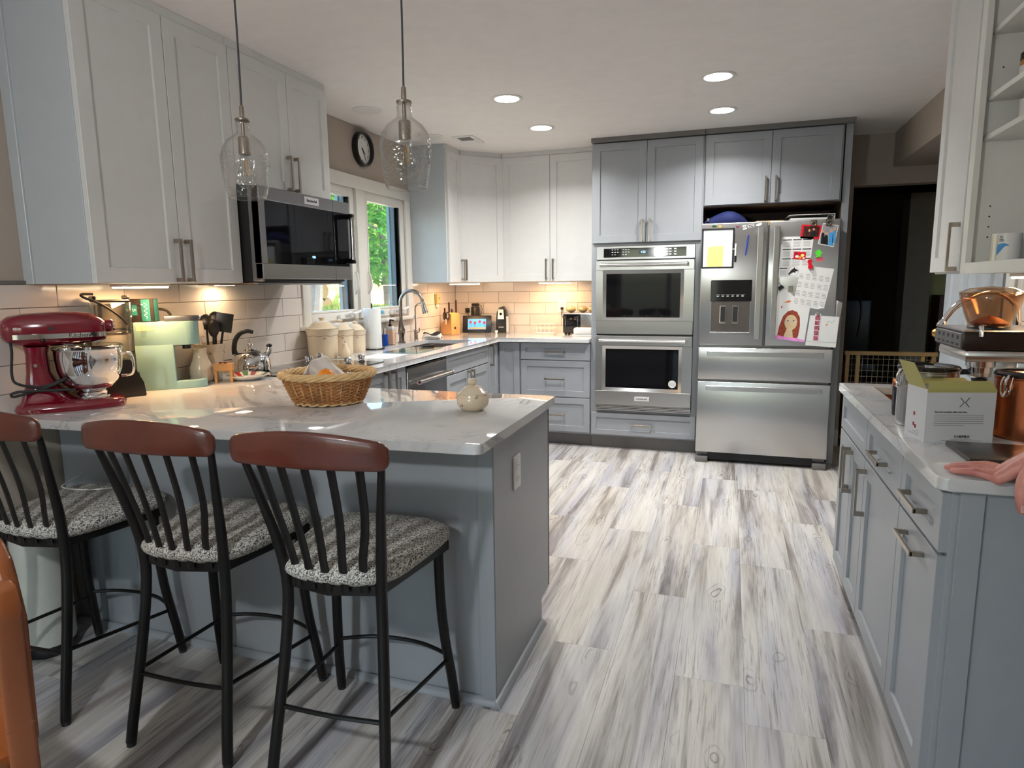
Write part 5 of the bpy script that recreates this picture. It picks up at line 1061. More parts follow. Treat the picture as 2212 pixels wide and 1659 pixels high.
fm = MB(); cx, cz = 2.374, 1.595
for (x0, x1, z0, z1) in ((-.112, .112, .13, .142), (-.112, .112, -.142, -.13), (-.112, -.10, -.142, .142), (.10, .112, -.142, .142)): fm.box(cx+x0, cx+x1, -.011, 0, cz+z0, cz+z1, .003, 1)
fm.build('frame', 'black_plastic', t)
t = sheet('sticky_note', 'yellow lined note stuck on the whiteboard', 'note', [(2.302, 1.461), (2.412, 1.466), (2.414, 1.612), (2.304, 1.609)], 'sticky_yellow', .0062)
lines(t, [(2.357, 1.475+k*.0125, .095, .0008, .03) for k in range(11)])
t = thing('marker_pen', 'white and black marker clipped to the whiteboard edge', 'pen', (2.497, YP-.009, 1.56)); MB().cyl((0, 0, -.05), (0, 0, .065), .006).build('barrel', 'white_plastic', t); MB().cyl((0, 0, -.065), (0, 0, -.02), .007).build('cap', 'black_plastic', t); MB().box(-.02, 0, -.003, .004, .025, .03).build('clip', 'white_plastic', t)
P('pen_blue', srgb(30, 60, 170), .3)
t = thing('ballpoint_pen', 'blue ballpoint pen held on the left fridge door', 'pen', (2.572, YP-.006, 1.61), 0); t.rotation_euler = (0, math.radians(6), 0); MB().tube([(0, 0, -.07), (0, 0, -.055), (0, 0, .06), (0, 0, .075)], [.001, .0045, .005, .003], 10).build('barrel', 'pen_blue', t); MB().box(-.007, -.003, -.004, .002, .02, .062).build('clip', 'chrome', t)
def magnet(label, pts, mat, lift=0, th=.003, name='fridge_magnet'):
    t = thing(name, label, 'magnet', (0, YP-lift, 0), 0, 'small magnets on the refrigerator'); MB().prism(pts, -th, 0, .0006, 1, 'y').build('face', mat, t); return t
P('mag_green', srgb(90, 220, 60), .35); P('mag_red', srgb(210, 20, 40), .3); P('mag_pink', srgb(224, 96, 120), .5); P('mag_maroon', srgb(110, 30, 50), .4); P('mag_orange', srgb(230, 150, 50), .4); P('mag_dkgreen', srgb(30, 70, 40), .4)
magnet('dark green leaf-shaped magnet above the whiteboard', disc(2.345, 1.752, .018, .008), 'mag_dkgreen'); magnet('small orange round magnet above the whiteboard', disc(2.385, 1.749, .009, .010), 'mag_orange')
magnet('maroon moth-shaped magnet near the top of the left door', [(2.49, 1.755), (2.503, 1.744), (2.516, 1.756), (2.511, 1.738), (2.503, 1.732), (2.496, 1.738)], 'mag_maroon')
t = magnet('white magnet with a black letter W', rect(2.553, 1.737, .026, .03, .2), 'white_plastic'); text('letter', 'W', .03, 'ink', t, (2.553, -.0036, 1.737), (H90, -.2, 0))
t = magnet('white lettered rectangular magnet', rect(2.594, 1.745, .042, .022, .15), 'white_plastic'); lines(t, [(2.594, 1.750, .034, .006, .15), (2.594, 1.740, .034, .006, .15)], .003, 'lettering', 'ink')
magnet('white cloud-shaped magnet beside the lettered one', [(2.625, 1.75), (2.64, 1.758), (2.662, 1.766), (2.668, 1.755), (2.655, 1.744), (2.635, 1.742)], 'white_plastic')
# right door papers
t = sheet('schedule_sheet', 'printed school schedule sheet with dolphin emblem on the right door', 'paper', [(2.792, 1.383), (2.985, 1.385), (3.006, 1.661), (2.80, 1.662)])
rows = []
for k, z in enumerate((1.64, 1.575, 1.51)):
    rows += [(2.838+c*.064, z, .056, .007, 0) for c in range(3)]
lines(t, rows+[(2.822, 1.445, .05, .007, 0)], name='headings', mat='ink')
lines(t, [(2.836+c*.064, z-.01-r*.0075, .046, .0022, 0) for c in range(3) for z in (1.635, 1.57, 1.505) for r in range(5)]+[(2.82, 1.432-r*.008, .04, .0022, 0) for r in range(5)])
patch(t, 'emblem_disc', disc(2.885, 1.425, .034, .034, 20), 'print_white'); MB().tube([(2.885+.034*math.cos(a), -.0013, 1.425+.034*math.sin(a)) for a in [2*math.pi*k/24 for k in range(24)]], .0008, 4, closed=True).build('emblem_ring', 'print_grey', t)
patch(t, 'dolphin_emblem', [(2.848, 1.402), (2.862, 1.416), (2.872, 1.433), (2.884, 1.441), (2.893, 1.452), (2.896, 1.442), (2.912, 1.434), (2.92, 1.424), (2.908, 1.424), (2.898, 1.42), (2.902, 1.408), (2.89, 1.417), (2.876, 1.412), (2.864, 1.403), (2.86, 1.395), (2.857, 1.404)], 'ink', .0013)
t = sheet('phone_list', 'typed contact list sheet hung askew under a red magnet', 'paper', [(2.895, 1.19), (3.06, 1.158), (3.098, 1.172), (3.146, 1.435), (2.936, 1.464)], lift=.0016)
rows = []
for r in range(4):
    for c in range(5):
        bx, bz = 2.928+c*.042+(3-r)*-.0+(r*-.009), 1.405-c*.0065-r*.058
        for k in range(4): rows.append((bx+.012+.003*((k*c) % 2), bz-k*.010, .022+.004*((k+c+r) % 3), .0026, -.13))
lines(t, rows)
MB().grid(lambda u, v: (3.063+.034*u, -.002-.014*math.sin(v*2.4)*u, 1.160+.02*v-.01*u*v), 4, 4).build('curled_corner', 'paper', t)
t = magnet('red hourglass-shaped pin magnet holding the contact list', [(2.975, 1.50), (2.995, 1.505), (3.003, 1.49), (2.997, 1.472), (3.01, 1.455), (3.008, 1.44), (2.99, 1.437), (2.978, 1.446), (2.982, 1.47), (2.974, 1.484)], 'mag_red', .003, .014)
t = magnet('bright green little-man magnet on the right door', [(3.025, 1.515), (3.033, 1.53), (3.022, 1.54), (3.016, 1.55), (3.026, 1.552), (3.032, 1.565), (3.045, 1.568), (3.055, 1.56), (3.055, 1.55), (3.066, 1.552), (3.066, 1.542), (3.053, 1.535), (3.06, 1.515), (3.048, 1.515), (3.043, 1.524), (3.037, 1.513)], 'mag_green', .0012, .006)
sheet('pink_note', 'small pink slip under the green magnet', 'note', rect(3.05, 1.503, .05, .028, .08), 'mag_pink')
t = sheet('photo_card', 'red bordered photo of two people behind a clip magnet', 'photo', rect(2.985, 1.69, .125, .095, -.08), 'mag_red')
P('photo_dark', srgb(70, 34, 30), .3, var=.7, vs=45); P('photo_grey', srgb(150, 150, 152), .3, var=.2, vs=30); P('skin_print', srgb(206, 150, 124), .4); P('dress_black', srgb(22, 20, 24), .4); P('blue_print', srgb(70, 150, 210), .4)
patch(t, 'picture', rect(2.987, 1.692, .10, .07, -.08), 'photo_dark'); patch(t, 'figure', [(2.985, 1.66), (3.02, 1.658), (3.018, 1.69), (3.0, 1.70), (2.985, 1.688)], 'dress_black', .0013); patch(t, 'face', disc(3.003, 1.707, .007, .009), 'skin_print', .0013); patch(t, 'face', disc(2.975, 1.70, .007, .009), 'skin_print', .0013)
t = sheet('group_photo', 'tilted photo of a family group with a woman in black', 'photo', [(3.033, 1.607), (3.133, 1.582), (3.158, 1.728), (3.06, 1.747)], 'paper', .0013)
patch(t, 'picture', [(3.038, 1.611), (3.130, 1.588), (3.152, 1.724), (3.062, 1.741)], 'photo_grey')
for (x, z, w, h, m_) in ((3.062, 1.645, .022, .075, 'dress_black'), (3.083, 1.635, .026, .062, 'dress_black'), (3.113, 1.64, .03, .085, 'blue_print'), (3.132, 1.655, .02, .08, 'blue_print')):
    patch(t, 'figure', [(x-w/2, z-h/2), (x+w/2, z-h/2-.004), (x+w*.42, z+h/2-.012), (x+w*.2, z+h/2), (x-w*.2, z+h/2), (x-w*.42, z+h/2-.012)], m_, .0013); patch(t, 'face', disc(x+.001, z+h/2+.009, .007, .0095), 'skin_print', .0013)
for (x, z, lb) in ((3.0, 1.745, 'clear round clip magnet on the red bordered photo'), (3.095, 1.75, 'clear round clip magnet on the family group photo')):
    t = thing('clip_magnet', lb, 'magnet', (x, YP-.0035, z), 0, 'clip magnets'); MB().box(-.02, .02, -.006, 0, -.025, .025, .004, 2).build('clip', 'smoke_plastic', t); MB().tube([(.014*math.cos(a), -.007, .014*math.sin(a)) for a in [2*math.pi*k/18 for k in range(18)]], .002, 6, closed=True).build('ring', 'nickel', t)
t = magnet('small red card magnet with white and yellow patches on the schedule', rect(2.922, 1.53, .078, .052, -.06), 'mag_red', .0009, .0015, 'card_magnet')
for k, (x, z, r_) in enumerate(((2.905, 1.525, .012), (2.925, 1.518, .011), (2.94, 1.532, .012), (2.948, 1.512, .008), (2.90, 1.543, .009))): patch(t, 'printed_patch', disc(x, z, r_, r_*.8), ['white_plastic', 'mag_orange', 'sticky_yellow', 'white_plastic', 'mag_maroon'][k], .0015)
t = thing('binder_clip', 'black and steel binder clip on the right fridge door', 'clip', (2.808, YP-.001, 1.312)); t.rotation_euler = (0, math.radians(-35), 0); MB().prism([(-.02, -.014), (.02, -.014), (.016, .012), (-.016, .012)], -.012, 0, .002, 1, 'y').build('body', 'black_plastic', t); MB().tube([(.006, -.012, .01), (.012, -.016, .035), (-.002, -.016, .04), (-.006, -.012, .01)], .0018, 6).build('wire_lever', 'chrome', t)
magnet('plain steel rectangular magnet beside the binder clip', rect(2.875, 1.30, .03, .045), 'steel_v')
t = sheet('portrait_drawing', "child's crayon drawing of a woman with long red-brown hair", 'drawing', [(2.768, .95), (2.982, .925), (3.008, 1.185), (2.93, 1.22), (2.84, 1.305), (2.795, 1.30)], lift=.001)
P('crayon_hair', srgb(150, 66, 46), .8, var=.3, vs=60); P('crayon_skin', srgb(208, 186, 150), .8, var=.12, vs=50); P('crayon_pink', srgb(236, 150, 220), .8, var=.1, vs=40); P('crayon_orange', srgb(220, 120, 70), .8)
patch(t, 'hair', [(2.80, .965), (2.812, 1.04), (2.835, 1.11), (2.865, 1.145), (2.895, 1.152), (2.925, 1.14), (2.945, 1.10), (2.948, 1.04), (2.94, .97), (2.925, .94), (2.90, .955), (2.895, 1.0), (2.86, 1.0), (2.85, .96)], 'crayon_hair')
patch(t, 'neck', [(2.84, .955), (2.908, .945), (2.898, 1.02), (2.862, 1.02)], 'crayon_skin', .0012); patch(t, 'face', disc(2.888, 1.065, .042, .055, 20), 'crayon_skin', .0014)
patch(t, 'fringe', [(2.845, 1.08), (2.852, 1.115), (2.885, 1.14), (2.925, 1.12), (2.932, 1.08), (2.92, 1.105), (2.888, 1.132), (2.86, 1.11)], 'crayon_hair', .0016)
patch(t, 'shirt', [(2.77, .952), (2.98, .927), (2.983, .938), (2.93, .955), (2.85, .962), (2.80, .975), (2.772, .968)], 'crayon_pink', .0017)
for x in (2.868, 2.906): patch(t, 'eye', disc(x, 1.078, .006, .004), 'pen_blue', .0018)
lines(t, [(2.886, 1.038, .03, .002, .1), (2.884, 1.055, .006, .002, 0)], .0018, 'mouth_and_nose', 'crayon_orange'); patch(t, 'crayon_mark', [(2.83, 1.205), (2.87, 1.222), (2.885, 1.215), (2.87, 1.205)], 'crayon_orange'); magnet('tiny red round magnet on the crayon portrait', disc(2.822, 1.175, .005, .006), 'mag_red', .0022)
t = sheet('landscape_drawing', 'pale pencil drawing sheet at the bottom corner of the right door', 'drawing', [(2.99, .905), (3.186, .891), (3.197, 1.106), (3.012, 1.116)], lift=.0003)
lines(t, [(3.09, .93, .19, .0012, -.05), (3.128, 1.07, .018, .0016, .6), (3.15, 1.066, .016, .0016, -.5), (3.165, 1.075, .014, .0016, .6)], name='pencil_lines', mat='ink'); patch(t, 'crayon_sun', disc(3.12, 1.05, .006, .007), 'mag_orange')
t = sheet('photo_strip', 'narrow photo booth strip over the pencil drawing', 'photo', [(3.035, .925), (3.073, .923), (3.08, 1.125), (3.042, 1.127)], 'white_plastic', .0016)
P('strip_mix', srgb(170, 90, 110), .4, var=.8, vs=90)
for k in range(5): patch(t, 'frame_print', rect(3.055+k*.0013, .955+k*.036, .031, .031), 'strip_mix')
magnet('round steel magnet holding the photo strip', disc(3.06, 1.128, .011, .012), 'steel_v', .0028, .006)
t = thing('side_paper', 'loose white paper hanging off the fridge edge', 'paper', (3.1735, -.74, 1.09)); MB().grid(lambda u, v: (.001+.045*u*(.5+.5*v), -.08+.17*u*.2, -.13+.26*v-.02*u), 6, 6).build('sheet', 'paper', t, solid=.0006)
# things on top of the fridge
P('denim', srgb(26, 36, 88), .8, bump=.3, bs=60)
t = thing('blue_bag', 'navy blue zipped bag lying on top of the refrigerator', 'bag', (2.43, -.52, 1.7555)); rings = []
for f in range(9):
    x = -.16+f*.04; h = .03+.125*math.sin(math.pi*min(1, .12+f/9))**.8*(.55+.45*f/8); w = .06+.06*math.sin(math.pi*(.1+f/10)); rings.append([(x, w*sq(a, .8)[0]+.02*math.sin(f), max(0, h*.5+h*.5*sq(a, .8)[1])) for a in A16])
MB().loft(rings).build('bag_body', 'denim', t, ang=80); MB().tube([(-.15, -.035, .03), (-.09, -.075, .055), (-.03, -.085, .085), (.0, -.085, .10)], .0025, 6).build('zip', 'mag_red', t); MB().box(-.145, -.125, -.095, -.08, .05, .075, .003, 1).build('strap_tab', 'chrome', t)
for k in range(3): tag(MB().box(-.09, .10, -.13, .13, 0, .012, .001, 1).build('folder', ['pale_card', 'tan_card', 'pale_card'][k] if 'pale_card' in MATS else (P('pale_card', srgb(216, 196, 150), .8), P('tan_card', srgb(180, 150, 100), .8)) and 'pale_card', loc=(2.70+.006*k, -.5, 1.756+k*.0125), rot=(0, 0, .05*k)), ['bottom manila folder of the stack on the refrigerator', 'middle manila folder of the stack on the refrigerator', 'top manila folder of the stack on the refrigerator'][k], 'folder', 'folders on top of the refrigerator')
tag(MB().box(-.15, .15, -.12, .12, 0, .015, .003, 1).build('red_folder', 'mag_pink', loc=(3.0, -.5, 1.756)), 'pinkish red folder under the white binder', 'folder')
t = thing('ring_binder', 'white ring binder lying on the red folder', 'binder', (3.0, -.52, 1.7715), math.radians(2)); m = MB(); m.box(-.15, .15, -.13, .13, 0, .004); m.box(-.15, .15, -.13, .13, .05, .054); m.box(.146, .15, -.13, .13, .004, .05); m.build('cover', 'white_plastic', t); MB().box(-.14, .10, -.12, .12, .006, .03).build('pages', 'paper', t); MB().tube([(.12+.018*math.cos(a), -.125, .027+.018*math.sin(a)) for a in [2*math.pi*k/18 for k in range(18)]], .0025, 6, closed=True).build('ring', 'chrome', t)
# ================================================================= baby gate
P('gate_wood', srgb(206, 170, 118), .5, var=.1, bump=.05, bs=8, bsc=(1, 1, 8)); P('wire_white', srgb(200, 190, 170), .5)
t = thing('baby_gate', 'wooden baby gate with wire grid across the doorway', 'gate', (3.378, .05, 0)); w = .66
MB().box(0, w, -.02, .02, .755, .787, .003, 1).build('top_bar', 'gate_wood', t); MB().box(0, w, -.02, .02, .05, .082, .003, 1).build('bottom_bar', 'gate_wood', t)
for x in (.008, .085, w-.115, w-.04): MB().box(x, x+.03, -.016, .016, .082, .755, .003, 1).build('upright', 'gate_wood', t)
wm_ = MB()
for k in range(17): wm_.cyl((.02+k*.038, 0, .08), (.02+k*.038, 0, .757), .0016, n=5)
for k in range(14): wm_.cyl((.012, 0, .10+k*.048), (w-.012, 0, .10+k*.048), .0016, n=5)
wm_.build('wire_grid', 'wire_white', t)
for x in (-.003, w+.003): MB().cyl((x-.012, 0, .7), (x+.012, 0, .7), .014, n=14).build('wall_pad', 'rubber', t)
# ================================================================= right upper cabinets
DX = XR-3.25-.02
t = thing('bar_wall_cabinet', 'white wall cabinet with one closed door over the bar sink', 'cabinet', (XR, -2.717, 0), -H90); w = .375
carcass(t, w, DX, CEIL-ZU0, 'paint_white', ZU0-.001); shaker(t, 'door', .001, .364, ZU0+.004, CEIL-.005, -DX, 'paint_white', ('v', .364-.03, 1.472))
t = thing('open_shelf_cabinet', 'white open-fronted wall cabinet with mugs on its shelves', 'cabinet', (XR, -3.093, 0), -H90); w = .86
c = MB(); c.box(0, .018, -DX, 0, ZU0, CEIL-.002); c.box(w-.018, w, -DX, 0, ZU0, CEIL-.002); c.box(.018, w-.018, -.012, 0, ZU0, CEIL-.002); c.box(.018, w-.018, -DX, -.012, ZU0, ZU0+.034); c.build('carcass', 'trim_white', t)
f = MB(); f.box(0, .05, -DX-.019, -DX, ZU0-.004, CEIL-.002, .001, 1); f.box(w-.05, w, -DX-.019, -DX, ZU0-.004, CEIL-.002, .001, 1); f.box(.05, w-.05, -DX-.019, -DX, ZU0-.004, ZU0+.034, .001, 1); f.build('face_frame', 'trim_white', t)
for z in (1.822, 1.952, 2.165): MB().box(.019, w-.019, -DX+.012, -.013, z, z+.018, .001, 1).build('shelf', 'trim_white', t)
hm = MB()
for z in (1.5, 1.535, 1.57, 1.605, 2.06): hm.cyl((.0182, -DX+.05, z), (.0188, -DX+.05, z), .0028, n=10)
hm.build('pin_hole', 'ink', t)['kind'] = 'stuff'
def mug(label, x, y, z, r=.042, h=.092, mat='white_plastic', rz=0):
    t = thing('mug', label, 'mug', (x, y, z), rz, None); MB().lathe([(r*.9, 0), (r, .004), (r, h), (r-.003, h), (r-.004, .006), (.001, .006)], 32).build('body', mat, t); MB().tube([(r-.002, 0, h*.82), (r+.022, 0, h*.8), (r+.03, 0, h*.5), (r+.022, 0, h*.22), (r-.002, 0, h*.2)], .0055, 8).build('handle', mat if mat != 'white_plastic' else 'white_plastic', t); return t
P('sand_print', srgb(206, 192, 150), .4); P('ceramic_blue', srgb(50, 110, 200), .2)
m1 = mug('white mug with blue bird print and sand-coloured band', 3.345, -3.215, ZU0+.0345, rz=math.radians(60)); 
def curved(parent, name, pts, r, mat): MB().loft([[(math.cos(a)*rr_, math.sin(a)*rr_, z) for a, z in pts] for rr_ in (r, r+.0008)]).build(name, mat, parent)
b0 = math.radians(-60-125)
curved(m1, 'printed_band', [(b0-.9, .004), (b0-.35, .004), (b0-.35, .088), (b0-.9, .088)], .0422, 'sand_print'); curved(m1, 'bird_print', [(b0-.32, .02), (b0-.15, .03), (b0+.2, .05), (b0+.5, .052), (b0+.15, .06), (b0-.1, .058), (b0-.3, .055)], .0424, 'blue_print')
for k in range(4): curved(m1, 'print_line', [(b0-.2, .066+k*.005), (b0+.12-.04*k, .066+k*.005), (b0+.12-.04*k, .068+k*.005), (b0-.2, .068+k*.005)], .0424, 'ink')
mug('blue-handled mug beside the bird mug', 3.46, -3.25, ZU0+.0345, .042, .09, 'ceramic_blue', math.radians(200)); mug('plain white mug on the lower open shelf', 3.385, -3.21, 1.8405, .04, .09); mug('second white mug deeper on the lower open shelf', 3.50, -3.24, 1.8405, .04, .09)
t = thing('spice_tin', 'brown and black labelled tin on the upper open shelf', 'tin', (3.37, -3.215, 1.9705)); MB().lathe([(.034, 0), (.036, .003), (.036, .075), (.033, .082)], 28).build('tin_body', P('tin_brown', srgb(176, 116, 64), .4) and 'tin_brown', t); MB().lathe([(.0362, .015), (.0365, .016), (.0365, .06), (.0362, .061)], 28, cap=False).build('label_band', 'paper', t); MB().lathe([(.037, .08), (.037, .1), (.034, .103), (.001, .103)], 28).build('cap', 'black_plastic', t); MB().lathe([(.0366, .018), (.0368, .02), (.0368, .034), (.0366, .036)], 28, cap=False).build('label_print', 'ink', t)
strip('glowing strip light under the bar wall cabinets', (3.42, -3.25, ZU0-.004), -H90, .3, 2.2)
# ================================================================= on the bar counter
P('card_white', srgb(206, 206, 208), .7, var=.01); P('card_olive', srgb(176, 168, 104), .7, var=.02)
t = thing('filter_box', 'white open coffee filter carton with an X logo', 'box', (2.996, -3.825, ZC), math.radians(13)); bw_, bd_, bh = .178, .108, .147
m = MB(); e = .0015
m.box(0, bw_, 0, e, 0, bh); m.box(0, bw_, bd_-e, bd_, 0, bh); m.box(0, e, e, bd_-e, 0, bh); m.box(bw_-e, bw_, e, bd_-e, 0, bh); m.box(e, bw_-e, e, bd_-e, 0, e); m.build('carton', 'card_white', t)
MB().box(0, bw_, -.0005, e, bh-.008, bh+.0004).build('olive_edge', 'card_olive', t)
MB().loft([[(.002, 0, bh), (bw_-.002, 0, bh), (bw_-.008, .012, bh+.022), (.008, .012, bh+.022)], [(.002, .0012, bh), (bw_-.002, .0012, bh), (bw_-.008, .0132, bh+.022), (.008, .0132, bh+.022)]]).build('front_flap', 'card_olive', t)
MB().loft([[(0, .005, bh), (0, bd_-.005, bh), (-.035, bd_-.012, bh+.072), (-.035, .012, bh+.072)], [(.0012, .005, bh), (.0012, bd_-.005, bh), (-.0338, bd_-.012, bh+.0725), (-.0338, .012, bh+.0725)]]).build('side_flap', 'card_olive', t)
MB().loft([[(.002, bd_, bh), (bw_-.002, bd_, bh), (bw_-.01, bd_+.03, bh+.012), (.01, bd_+.03, bh+.012)], [(.002, bd_-.001, bh), (bw_-.002, bd_-.001, bh), (bw_-.01, bd_+.03, bh+.0132), (.01, bd_+.03, bh+.0132)]]).build('back_flap', 'card_olive', t)
for s in (-1, 1): MB().tube([(.098+s*.012, -.0006, bh-.022), (.098+s*.003, -.0006, bh-.033), (.098+s*.003, -.0006, bh-.037), (.098+s*.012, -.0006, bh-.048)], .0009, 4).build('logo_mark', 'ink', t)
text('brand_lettering', 'CHEMEX', .0105, 'ink', t, (.098, -.0006, .016), (H90, 0, 0)); text('headline', 'The secret to perfect coffee starts here.', .0052, 'ink', t, (.022, -.0006, bh-.062), (H90, 0, 0), 'LEFT')
m = MB()
for k in range(6): m.box(.022, .150-.05*(k == 5), -.0006, -.0002, bh-.071-k*.0058, bh-.0698-k*.0058)
m.box(.07, .125, -.0006, -.0002, .0085, .0095); m.box(.045, .15, -.0006, -.0002, .0045, .0055); m.build('small_print', 'print_grey', t)
m = MB()
for (y, z) in ((.06, .07), (.06, .04), (.05, .035)): m.box(-.0005, 0, y-.004, y+.004, z-.005, z+.005)
m.build('side_icons', 'red_badge', t); m = MB()
for k in range(3): m.box(-.0005, 0, .03, .085-.02*k, .012+k*.006, .0132+k*.006)
m.build('side_print', 'print_grey', t)
def clampjar(name, label, x, y, r, h, mat, ang):
    t = thing(name, label, 'canister', (x, y, ZC)); MB().lathe([(r*.96, 0), (r, .004), (r, h*.86), (r*.97, h*.865), (r, h*.87), (r, h*.885), (r*.92, h*.89)], 44).build('body', mat, t)
    MB().lathe([(r*1.0, h*.885), (r*1.04, h*.90), (r*1.04, h*.93), (r*.98, h*.955), (r*.7, h*.975), (.001, h*.985)], 44).build('lid', 'black_gloss', t)
    c, s = math.cos(ang), math.sin(ang); q = lambda d, l, z: (c*(r+d)-s*l, s*(r+d)+c*l, z)
    MB().tube([q(.004, -.012, h*.9), q(.012, -.014, h*.80), q(.014, -.01, h*.66), q(.016, 0, h*.63), q(.014, .01, h*.66), q(.012, .014, h*.80), q(.004, .012, h*.9)], .0022, 6).build('wire_clamp', 'chrome', t); MB().tube([q(.003, 0, h*.92), q(.014, 0, h*.84), q(.012, 0, h*.70), q(.022, 0, h*.63)], .004, 8).build('clamp_lever', 'chrome', t)
clampjar('steel_canister', 'brushed steel canister with black lid behind the white carton', 3.058, -3.575, .08, .195, 'steel_v', math.radians(205)); clampjar('copper_canister', 'copper canister with black lid and wire clamp', 3.285, -3.68, .086, .195, 'copper', math.radians(215))
t = thing('travel_mug', 'black insulated tumbler with steel rim by the bar sink', 'tumbler', (3.03, -3.43, ZC)); P('navy_black', srgb(22, 24, 32), .5)
MB().lathe([(.028, 0), (.031, .003), (.033, .04), (.0345, .098)], 32).build('sleeve', 'navy_black', t); MB().lathe([(.0345, .098), (.0348, .1), (.035, .12), (.033, .124), (.001, .124)], 32).build('rim', 'copper', t); MB().tube([(-.0325, -.0125+.0025*math.sin(k*1.7), .035+k*.0025) for k in range(20)], .0008, 4).build('printed_mark', 'print_grey', t)
P('slate_board', srgb(54, 46, 42), .3, var=.4, vs=9, coat=.2)
tag(MB().box(3.042, 3.31, -4.035, -3.846, ZC+.0005, ZC+.0125, .003, 2).build('slate_trivet', 'slate_board'), 'dark slate serving board on the bar counter beside the hand', 'board')
# espresso machine with bean hopper
t = thing('espresso_machine', 'steel espresso machine with an amber bean hopper on top', 'espresso machine', (3.19, -3.40, ZC)); P('dark_brown', srgb(48, 34, 28), .35, .3)
MB().box(0, .35, 0, .30, .216, .275, .008, 2).build('head', 'dark_brown', t); MB().box(-.002, .004, .008, .292, .222, .27, .002, 1).build('control_face', 'grey_lid', t)
bt = MB()
for k in range(5): bt.box(-.0028, -.002, .03+k*.05, .055+k*.05, .23, .236); bt.box(-.0028, -.002, .035+k*.05, .05+k*.05, .25, .262)
bt.build('button', 'ink', t)
MB().box(.012, .35, .004, .296, .178, .217, .012, 2).build('steel_band', 'steel', t); MB().box(-.0, .352, -.002, .302, .274, .281, .004, 1).build('top_plate', 'steel', t); MB().box(.16, .35, .02, .28, .03, .18, .006, 2).build('tower', 'steel', t); MB().box(0, .35, .0, .3, 0, .032, .008, 2).build('drip_base', 'steel_dark', t)
MB().lathe([(.042, .178), (.042, .16), (.038, .158), (.036, .14), (.022, .136)], 28, (.075, .06, 0)).build('group_head', 'chrome', t); MB().lathe([(.034, .158), (.034, .128), (.026, .122), (.001, .122)], 28, (.075, .06, 0)).build('portafilter', 'steel_v', t); MB().tube([(.045, .06, .14), (-.02, .06, .138), (-.06, .06, .132)], [.009, .011, .013], 10).build('portafilter_handle', 'black_plastic', t); MB().cyl((.075, .06, .09), (.075, .06, .125), .018, .024).build('spout', 'black_plastic', t)
hp = MB(); hp.lathe([(.056, .281), (.058, .295), (.07, .33), (.084, .375), (.088, .398)], 40, (.10, .10, 0), cap=False).build('hopper', 'hopper_plastic', t, solid=.003); MB().lathe([(.09, .398), (.088, .402), (.06, .414), (.001, .42)], 40, (.10, .10, 0)).build('hopper_lid', 'hopper_plastic', t)
MB().lathe([(.055, .282), (.055, .30), (.03, .315), (.001, .325)], 28, (.10, .10, 0)).build('coffee_beans', P('beans', srgb(120, 78, 50), .5, var=.5, vs=90) and 'beans', t)
MB().lathe([(.06, .281), (.06, .288), (.056, .292)], 36, (.10, .10, 0)).build('hopper_collar', 'black_plastic', t); MB().tube([(.075, .04, .292), (.05, -.002, .296), (.045, -.012, .285), (.046, -.014, .262)], .007, 8, flat=(1, .6)).build('hopper_lever', 'chrome', t)
t = thing('bar_faucet', 'chrome gooseneck bar faucet behind the coffee hopper', 'faucet', (3.49, -2.95, ZC), math.radians(180))
MB().lathe([(.026, 0), (.026, .006), (.016, .014), (.014, .05)], 24).build('body', 'chrome', t); MB().tube([(0, 0, .04), (0, 0, .30), (.02, 0, .36), (.07, 0, .395), (.13, 0, .39), (.19, 0, .35), (.225, 0, .305), (.238, 0, .278)], [.013]*6+[.012, .012], 14).build('neck', 'chrome', t); MB().tube([(.236, 0, .285), (.241, 0, .272), (.245, 0, .262)], [.014, .017, .016], 16).build('aerator', 'chrome', t); MB().tube([(0, .015, .05), (0, .05, .06), (0, .06, .09)], .006, 8).build('lever', 'chrome', t)
# ================================================================= person with a hand on the bar counter
def mat_skin():
    m, nt, b = _new('skin'); v = _coord(nt); n = _noise(nt, v, 18, 4); r = _ramp(nt, n, [(.3, srgb(174, 104, 96)), (.55, srgb(200, 134, 122)), (.75, srgb(214, 154, 140))]); nt.links.new(r.outputs[0], b.inputs['Base Color']); b.inputs['Roughness'].default_value = .45
    b.inputs['Subsurface Weight'].default_value = .08; b.inputs['Subsurface Radius'].default_value = (.01, .004, .003); _bump(nt, b, _noise(nt, v, 160, 3), .25, .002)
mat_skin(); P('nail', srgb(224, 180, 168), .25); P('shirt_navy', srgb(40, 48, 66), .9, bump=.3, bs=120); P('jeans', srgb(52, 62, 84), .9, bump=.3, bs=150); P('hair_brown', srgb(70, 52, 40), .8, bump=.5, bs=40)
per = thing('person', 'person in a dark shirt and jeans resting a hand on the bar counter', 'person', (3.36, -4.62, 0))
def W_(p): return (p[0]-3.36, p[1]+4.62, p[2])
sk = MB(); Z0 = ZC
def chain(pts, rs, n=12): sk.tube([W_(p) for p in pts], rs, n); sk.ell(W_(pts[-1]), rs[-1], n=12, m=8); sk.ell(W_(pts[0]), rs[0], n=12, m=8)
